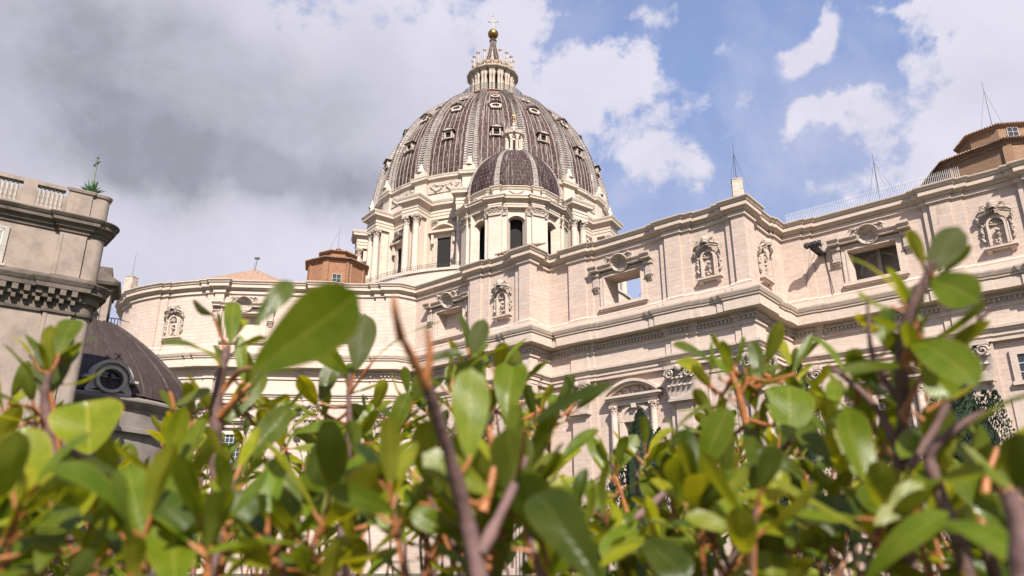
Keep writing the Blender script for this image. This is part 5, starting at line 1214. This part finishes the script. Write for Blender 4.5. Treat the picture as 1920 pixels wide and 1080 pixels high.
# --- left of centre
hstem('C',[(650,900,.86),(655,800,.86),(654,735,.86),(656,700,.86)],.0045,.002,root=True); hstem('C',[(656,730,.86),(665,700,.86)],.002,.0014,True); hstem('C',[(654,740,.86),(690,690,.84),(705,670,.84)],.002,.0012,True)
hero('C',652,700,.86,555,620,.82,58,.75,.95,.2); hero('C',668,694,.86,684,588,.9,68,.9,.36,-.1,.25,flip=True); hero('C',600,755,.86,627,680,.88,42,.8,.5,.15); hero('C',702,674,.84,828,604,.76,24,.3,.7,.25)
hero('C',540,820,.8,640,800,.74,46,.5,1.1,.3); hero('C',700,830,.9,660,755,.92,40,.7,1.); hero('C',730,830,.9,765,735,.9,42,.7,.8); hero('C',690,940,.6,560,905,.56,70,.5,.7,.35); hero('C',760,1020,.5,690,905,.52,80,.8,1.2,-.2,.3,.3); hero('C',740,960,.45,615,920,.42,60,.7,.7,.2)
# --- centre: thick blurred stem
hstem('D',[(900,1090,.42),(872,960,.42),(835,830,.40),(800,720,.38)],.0044,.003,root=True); hstem('D',[(803,728,.38),(772,668,.37),(752,630,.36)],.0026,.0016,True); hstem('D',[(752,635,.36),(742,590,.35),(738,555,.35)],.0022,.0012,True); hstem('D',[(798,715,.38),(806,660,.38),(800,615,.38)],.0022,.0012,True); hstem('D',[(900,1040,.42),(955,930,.44),(985,860,.46)],.0038,.002)
hero('D',800,680,.5,872,662,.5,32,.4,.45,.3); hero('D',884,664,.7,908,598,.74,46,.8,.32,.1,.3,flip=True); hero('D',876,692,.7,980,640,.64,24,.3,.7,.2); hero('D',950,792,.62,962,680,.66,80,.85,.95,.4,.5); hero('D',880,865,.42,884,690,.46,92,.85,1.1,-.2,.2,.15)
hero('D',985,805,.42,1152,722,.40,48,.45,.36,.35); hero('D',922,928,.42,792,852,.42,68,.7,1.05,.15,.2,.5); hero('D',1045,872,.7,1122,804,.72,38,.4,.85,.35); hero('D',1130,1110,.37,1005,925,.40,120,.6,.40,.6,.6); hero('D',1050,905,.8,1088,900,.8,22,.6,1.3,.1,.2,.9); hero('D',960,920,.55,1040,760,.5,50,.6,.5,-.3)
hero('D',850,1000,.5,770,960,.5,60,.7,.9); hero('D',1000,1040,.6,1060,900,.7,60,.7,1.2); hstem('D',[(905,960,.45),(925,880,.46),(918,800,.48)],.003,.0014,True)
# --- before the niche
hstem('E',[(1130,1010,.72),(1200,965,.74),(1262,905,.76),(1290,850,.78),(1310,810,.78)],.005,.002,root=True); hstem('E',[(1175,960,.9),(1160,910,.9),(1150,890,.9)],.0028,.0014,True); hstem('E',[(1220,940,.9),(1210,890,.9),(1200,860,.9)],.003,.0014,True); hstem('E',[(1195,965,.9),(1195,880,.92),(1198,845,.92)],.0022,.001)
hero('E',1145,895,.9,1105,820,.92,38,.7,1.,.2); hero('E',1150,890,.9,1195,815,.92,40,.7,.85,.3); hero('E',1205,865,.9,1235,935,.9,60,.8,.9); hero('E',1240,890,.9,1255,830,.9,50,.8,.6); hero('E',1142,930,.9,1115,925,.9,22,.7,.6); hero('E',1200,980,.6,1130,1050,.56,60,.5,1.1,.3); hero('E',1260,1010,.6,1130,1060,.55,44,.4,1.,.4,.3,.5); hero('E',1210,1010,.5,1290,1090,.48,90,.5,.4)
hero('E',1310,815,.78,1255,830,.8,40,.6,.7)
# --- heart-shaped leaf
hstem('F',[(1420,900,.72),(1400,800,.72),(1385,740,.72),(1372,700,.72)],.0045,.0022,True,root=True); hstem('F',[(1385,745,.72),(1400,715,.72),(1395,690,.72)],.002,.0012,True); hstem('F',[(1420,880,.72),(1470,840,.7),(1485,820,.68)],.0035,.0018)
hero('F',1352,712,.72,1260,647,.66,46,.5,.7,.4,.35,.3); hero('F',1366,742,.72,1468,692,.66,40,.4,.8,.5,.3,.2); hero('F',1486,702,.72,1524,626,.74,20,.5,.8,.2); hero('F',1482,826,.66,1478,722,.70,108,.95,1.0,.15,.15); hero('F',1308,898,.6,1366,764,.6,64,.8,.85,.2); hero('F',1248,848,.66,1338,758,.62,30,.3,1.,.5,.3,.5); hero('F',1430,720,.72,1410,640,.74,34,.6,.55,.2)
hero('F',1400,790,.72,1430,900,.66,46,.6,.5,.3); hero('F',1400,880,.6,1345,930,.6,62,.8,1.0,.1); hero('F',1500,1010,.5,1330,955,.46,60,.6,1.15,.3,.2,.4); hero('F',1385,1000,.5,1285,965,.5,46,.5,1.1,.2,.2,.5); hero('F',1450,1110,.5,1440,1030,.5,100,.9,1.1,.1,.2,.4); hero('F',1510,900,.6,1420,840,.6,50,.6,.55)
# --- tall dark stem
hstem('G',[(1680,960,.56),(1690,880,.56),(1696,780,.55),(1690,680,.54),(1702,600,.53),(1725,540,.53),(1752,488,.53)],.006,.0018,root=True); hstem('G',[(1694,760,.55),(1650,700,.55),(1632,650,.55),(1626,560,.55)],.0026,.0011); hstem('G',[(1690,860,.55),(1640,760,.55),(1560,690,.55)],.0034,.0012); hstem('G',[(1690,690,.54),(1712,640,.53),(1722,600,.53)],.003,.0016,True); hstem('G',[(1700,880,.55),(1760,790,.56),(1800,680,.57),(1830,610,.57),(1865,572,.57)],.0034,.0009); hstem('G',[(1830,612,.57),(1836,585,.57),(1832,565,.57)],.0012,.0008); hstem('G',[(1690,780,.54),(1730,700,.54)],.002,.001,True)
hstem('G',[(1800,1020,.5),(1760,920,.5),(1745,850,.5),(1800,800,.5),(1850,770,.5)],.0045,.0016,root=True); hstem('G',[(1610,760,.7),(1640,720,.7),(1690,690,.66)],.0028,.0014,True)
hero('G',1742,512,.53,1797,424,.55,62,.8,.38,.15,.3,flip=True); hero('G',1692,568,.53,1583,482,.50,32,.3,1.1,.45,.35,.6); hero('G',1748,522,.53,1836,565,.5,84,.85,1.0,.1); hero('G',1706,642,.53,1834,722,.48,78,.6,.95,.55,.25); hero('G',1735,685,.53,1785,745,.52,66,.85,1.1,.1); hero('G',1662,655,.55,1655,596,.56,38,.8,.95); hero('G',1700,690,.53,1580,700,.5,40,.4,.6,.3)
hero('G',1610,900,.55,1590,760,.58,72,.85,1.0,.2); hero('G',1560,880,.6,1500,800,.62,46,.6,.6); hero('G',1690,985,.5,1630,900,.52,90,.9,.8,.2); hero('G',1640,985,.46,1730,905,.48,56,.7,1.1,-.1,.2,.6); hero('G',1560,1010,.5,1570,930,.52,120,.8,.5); hero('G',1620,1100,.45,1780,960,.44,60,.4,1.05,.5); hero('G',1580,1040,.6,1530,930,.6,70,.7,.6); hero('G',1720,800,.54,1690,860,.5,40,.5,.9)
# --- far right
hero('H',1790,838,.5,1945,738,.46,46,.4,.85,.35); hero('H',1760,900,.5,1850,885,.48,42,.5,1.2,.2,.2,.7); hero('H',1840,960,.56,1800,870,.58,70,.8,.9); hero('H',1760,980,.42,1960,1080,.38,60,.35,1.1,.5); hero('H',1905,905,.6,1830,850,.6,60,.7,.65); hero('H',1900,1000,.5,1830,930,.5,60,.7,.9)
hstem('H',[(1925,1090,.36),(1915,1000,.36),(1890,920,.36)],.0055,.004,root=True); hstem('H',[(1840,990,.55),(1850,900,.56),(1870,840,.57)],.0035,.0015,True,root=True)
# --- leaf whorls along the upright shoots
for k,px,py,d,n,L,dx in [('A',88,700,.76,4,.042,-.2),('A',104,690,.76,4,.036,.3),('A',66,770,.8,4,.045,-.3),('A',15,760,.9,5,.045,0),
  ('B',425,655,.8,4,.034,.2),('B',412,760,.82,5,.042,-.3),('B',470,760,.82,5,.045,.4),('B',505,780,.85,5,.045,.2),('B',360,790,.9,6,.05,0),
  ('C',656,712,.9,4,.038,0),('C',600,770,.9,6,.045,-.3),('C',700,780,.95,6,.045,.2),('C',765,750,1.0,5,.05,.1),('C',640,830,.9,6,.05,0),
  ('D',880,670,.8,5,.04,.2),('D',930,690,.8,5,.045,.1),('D',975,720,.85,5,.045,.2),('D',1010,770,.85,6,.045,.2),('D',1075,760,.9,4,.045,.4),('D',845,730,.8,5,.045,-.2),('D',900,780,.75,6,.05,0),
  ('E',1155,880,.9,5,.04,0),('E',1210,850,.9,5,.042,.2),('E',1290,840,.85,5,.045,.2),
  ('F',1372,690,.74,5,.038,0),('F',1330,720,.76,5,.042,-.5),('F',1430,700,.78,5,.042,.5),('F',1490,690,.8,5,.036,.2),('F',1500,760,.8,6,.045,.3),('F',1340,790,.75,6,.045,-.2),('F',1420,780,.8,5,.045,0),('F',1460,840,.75,6,.05,.1),
  ('G',1742,505,.55,3,.026,.3),('G',1705,590,.55,4,.034,-.3),('G',1680,640,.56,5,.036,-.3),('G',1730,640,.55,4,.04,.4),('G',1600,720,.62,5,.034,-.3),('G',1650,740,.6,5,.04,-.2),('G',1745,720,.56,5,.04,.3),('G',1640,800,.6,6,.05,0),('G',1560,790,.7,6,.045,0),
  ('H',1890,900,.65,5,.04,.1)]:
    p=pt(px,py,d); s=SH[k]; dv=Vector((dx,HR.uniform(-.25,.2),1)).normalized(); s.whorl(p,dv,n,L,1.0,tint)
    near=min(s.pts,key=lambda q:(q-p).length+max(0,q.z-p.z)*6); far=(near-p).length
    if far<.02: pass
    elif far<.13 and near.z<p.z: s.stem([near,near.lerp(p,.5)+Vector((0,0,-.012)),p],.0022,.0013,True)
    else: s.stem([p-dv*.22+Vector((HR.uniform(-.03,.03),.02,-.05)),p-dv*.09,p],.0028,.0013)
# --- the body of the hedge: shoots grown from the same roots
OUT=[(-80,830),(60,835),(250,850),(340,800),(420,800),(560,780),(700,765),(830,765),(980,750),(1060,795),(1130,870),(1240,855),(1330,790),(1450,805),(1550,795),(1640,785),(1760,825),(1850,865),(2000,840)]
def outline(x):
    for (a,b),(c,d) in zip(OUT[:-1],OUT[1:]):
        if a<=x<=c: return b+(d-b)*(x-a)/(c-a)
    return 850
def shrub_at(x): return SH['ABCDEFGH'[min(7,max(0,sum(x>q for q in (260,520,720,1020,1260,1500,1740))))]]
for i in range(225):
    x=-70+2070*((i*.618034)%1); near=i%4==0
    d=HR.uniform(.46,.68) if near else HR.uniform(.75,1.75); y=outline(x)+(HR.uniform(95,260) if near else HR.uniform(0,1)**1.3*250)
    if 1060<x<1235: y=max(y,965)
    if x>1745: y=max(y,900)
    s=shrub_at(x); p=pt(x,y,d); dr=Vector((HR.uniform(-.55,.55),HR.uniform(-.35,.3),1)).normalized(); l=HR.uniform(.07,.16)
    q=p-dr*l+Vector((HR.uniform(-.02,.02),HR.uniform(-.01,.04),-.02)); m=q-Vector((HR.uniform(-.05,.05),HR.uniform(-.06,.06),.18))
    s.stem([m,q,p],HR.uniform(.0016,.0034),.0013); s.stem([q.lerp(p,.55),p],.0015,.001,True)
    s.whorl(p,dr,HR.randint(5,8),HR.uniform(.036,.056),1.05,tint)
    for k in range(HR.randint(2,5)):
        t=HR.random(); b=q.lerp(p,t); a=HR.uniform(0,6.28); v=Vector((math.cos(a),math.sin(a)*.8,HR.uniform(-.1,.9))).normalized(); L=HR.uniform(.034,.056)
        s.t.tube([b,b+v*.012],[.0013,.001],5); s.leaf(b+v*.01,b+v*(L+.01),L*HR.uniform(.4,.55),Vector((HR.uniform(-.5,.5),-.3+HR.uniform(-.6,.5),.8)),tint(),HR.uniform(-.6,.5),HR.uniform(.15,.7))
for s in SH.values(): s.done()
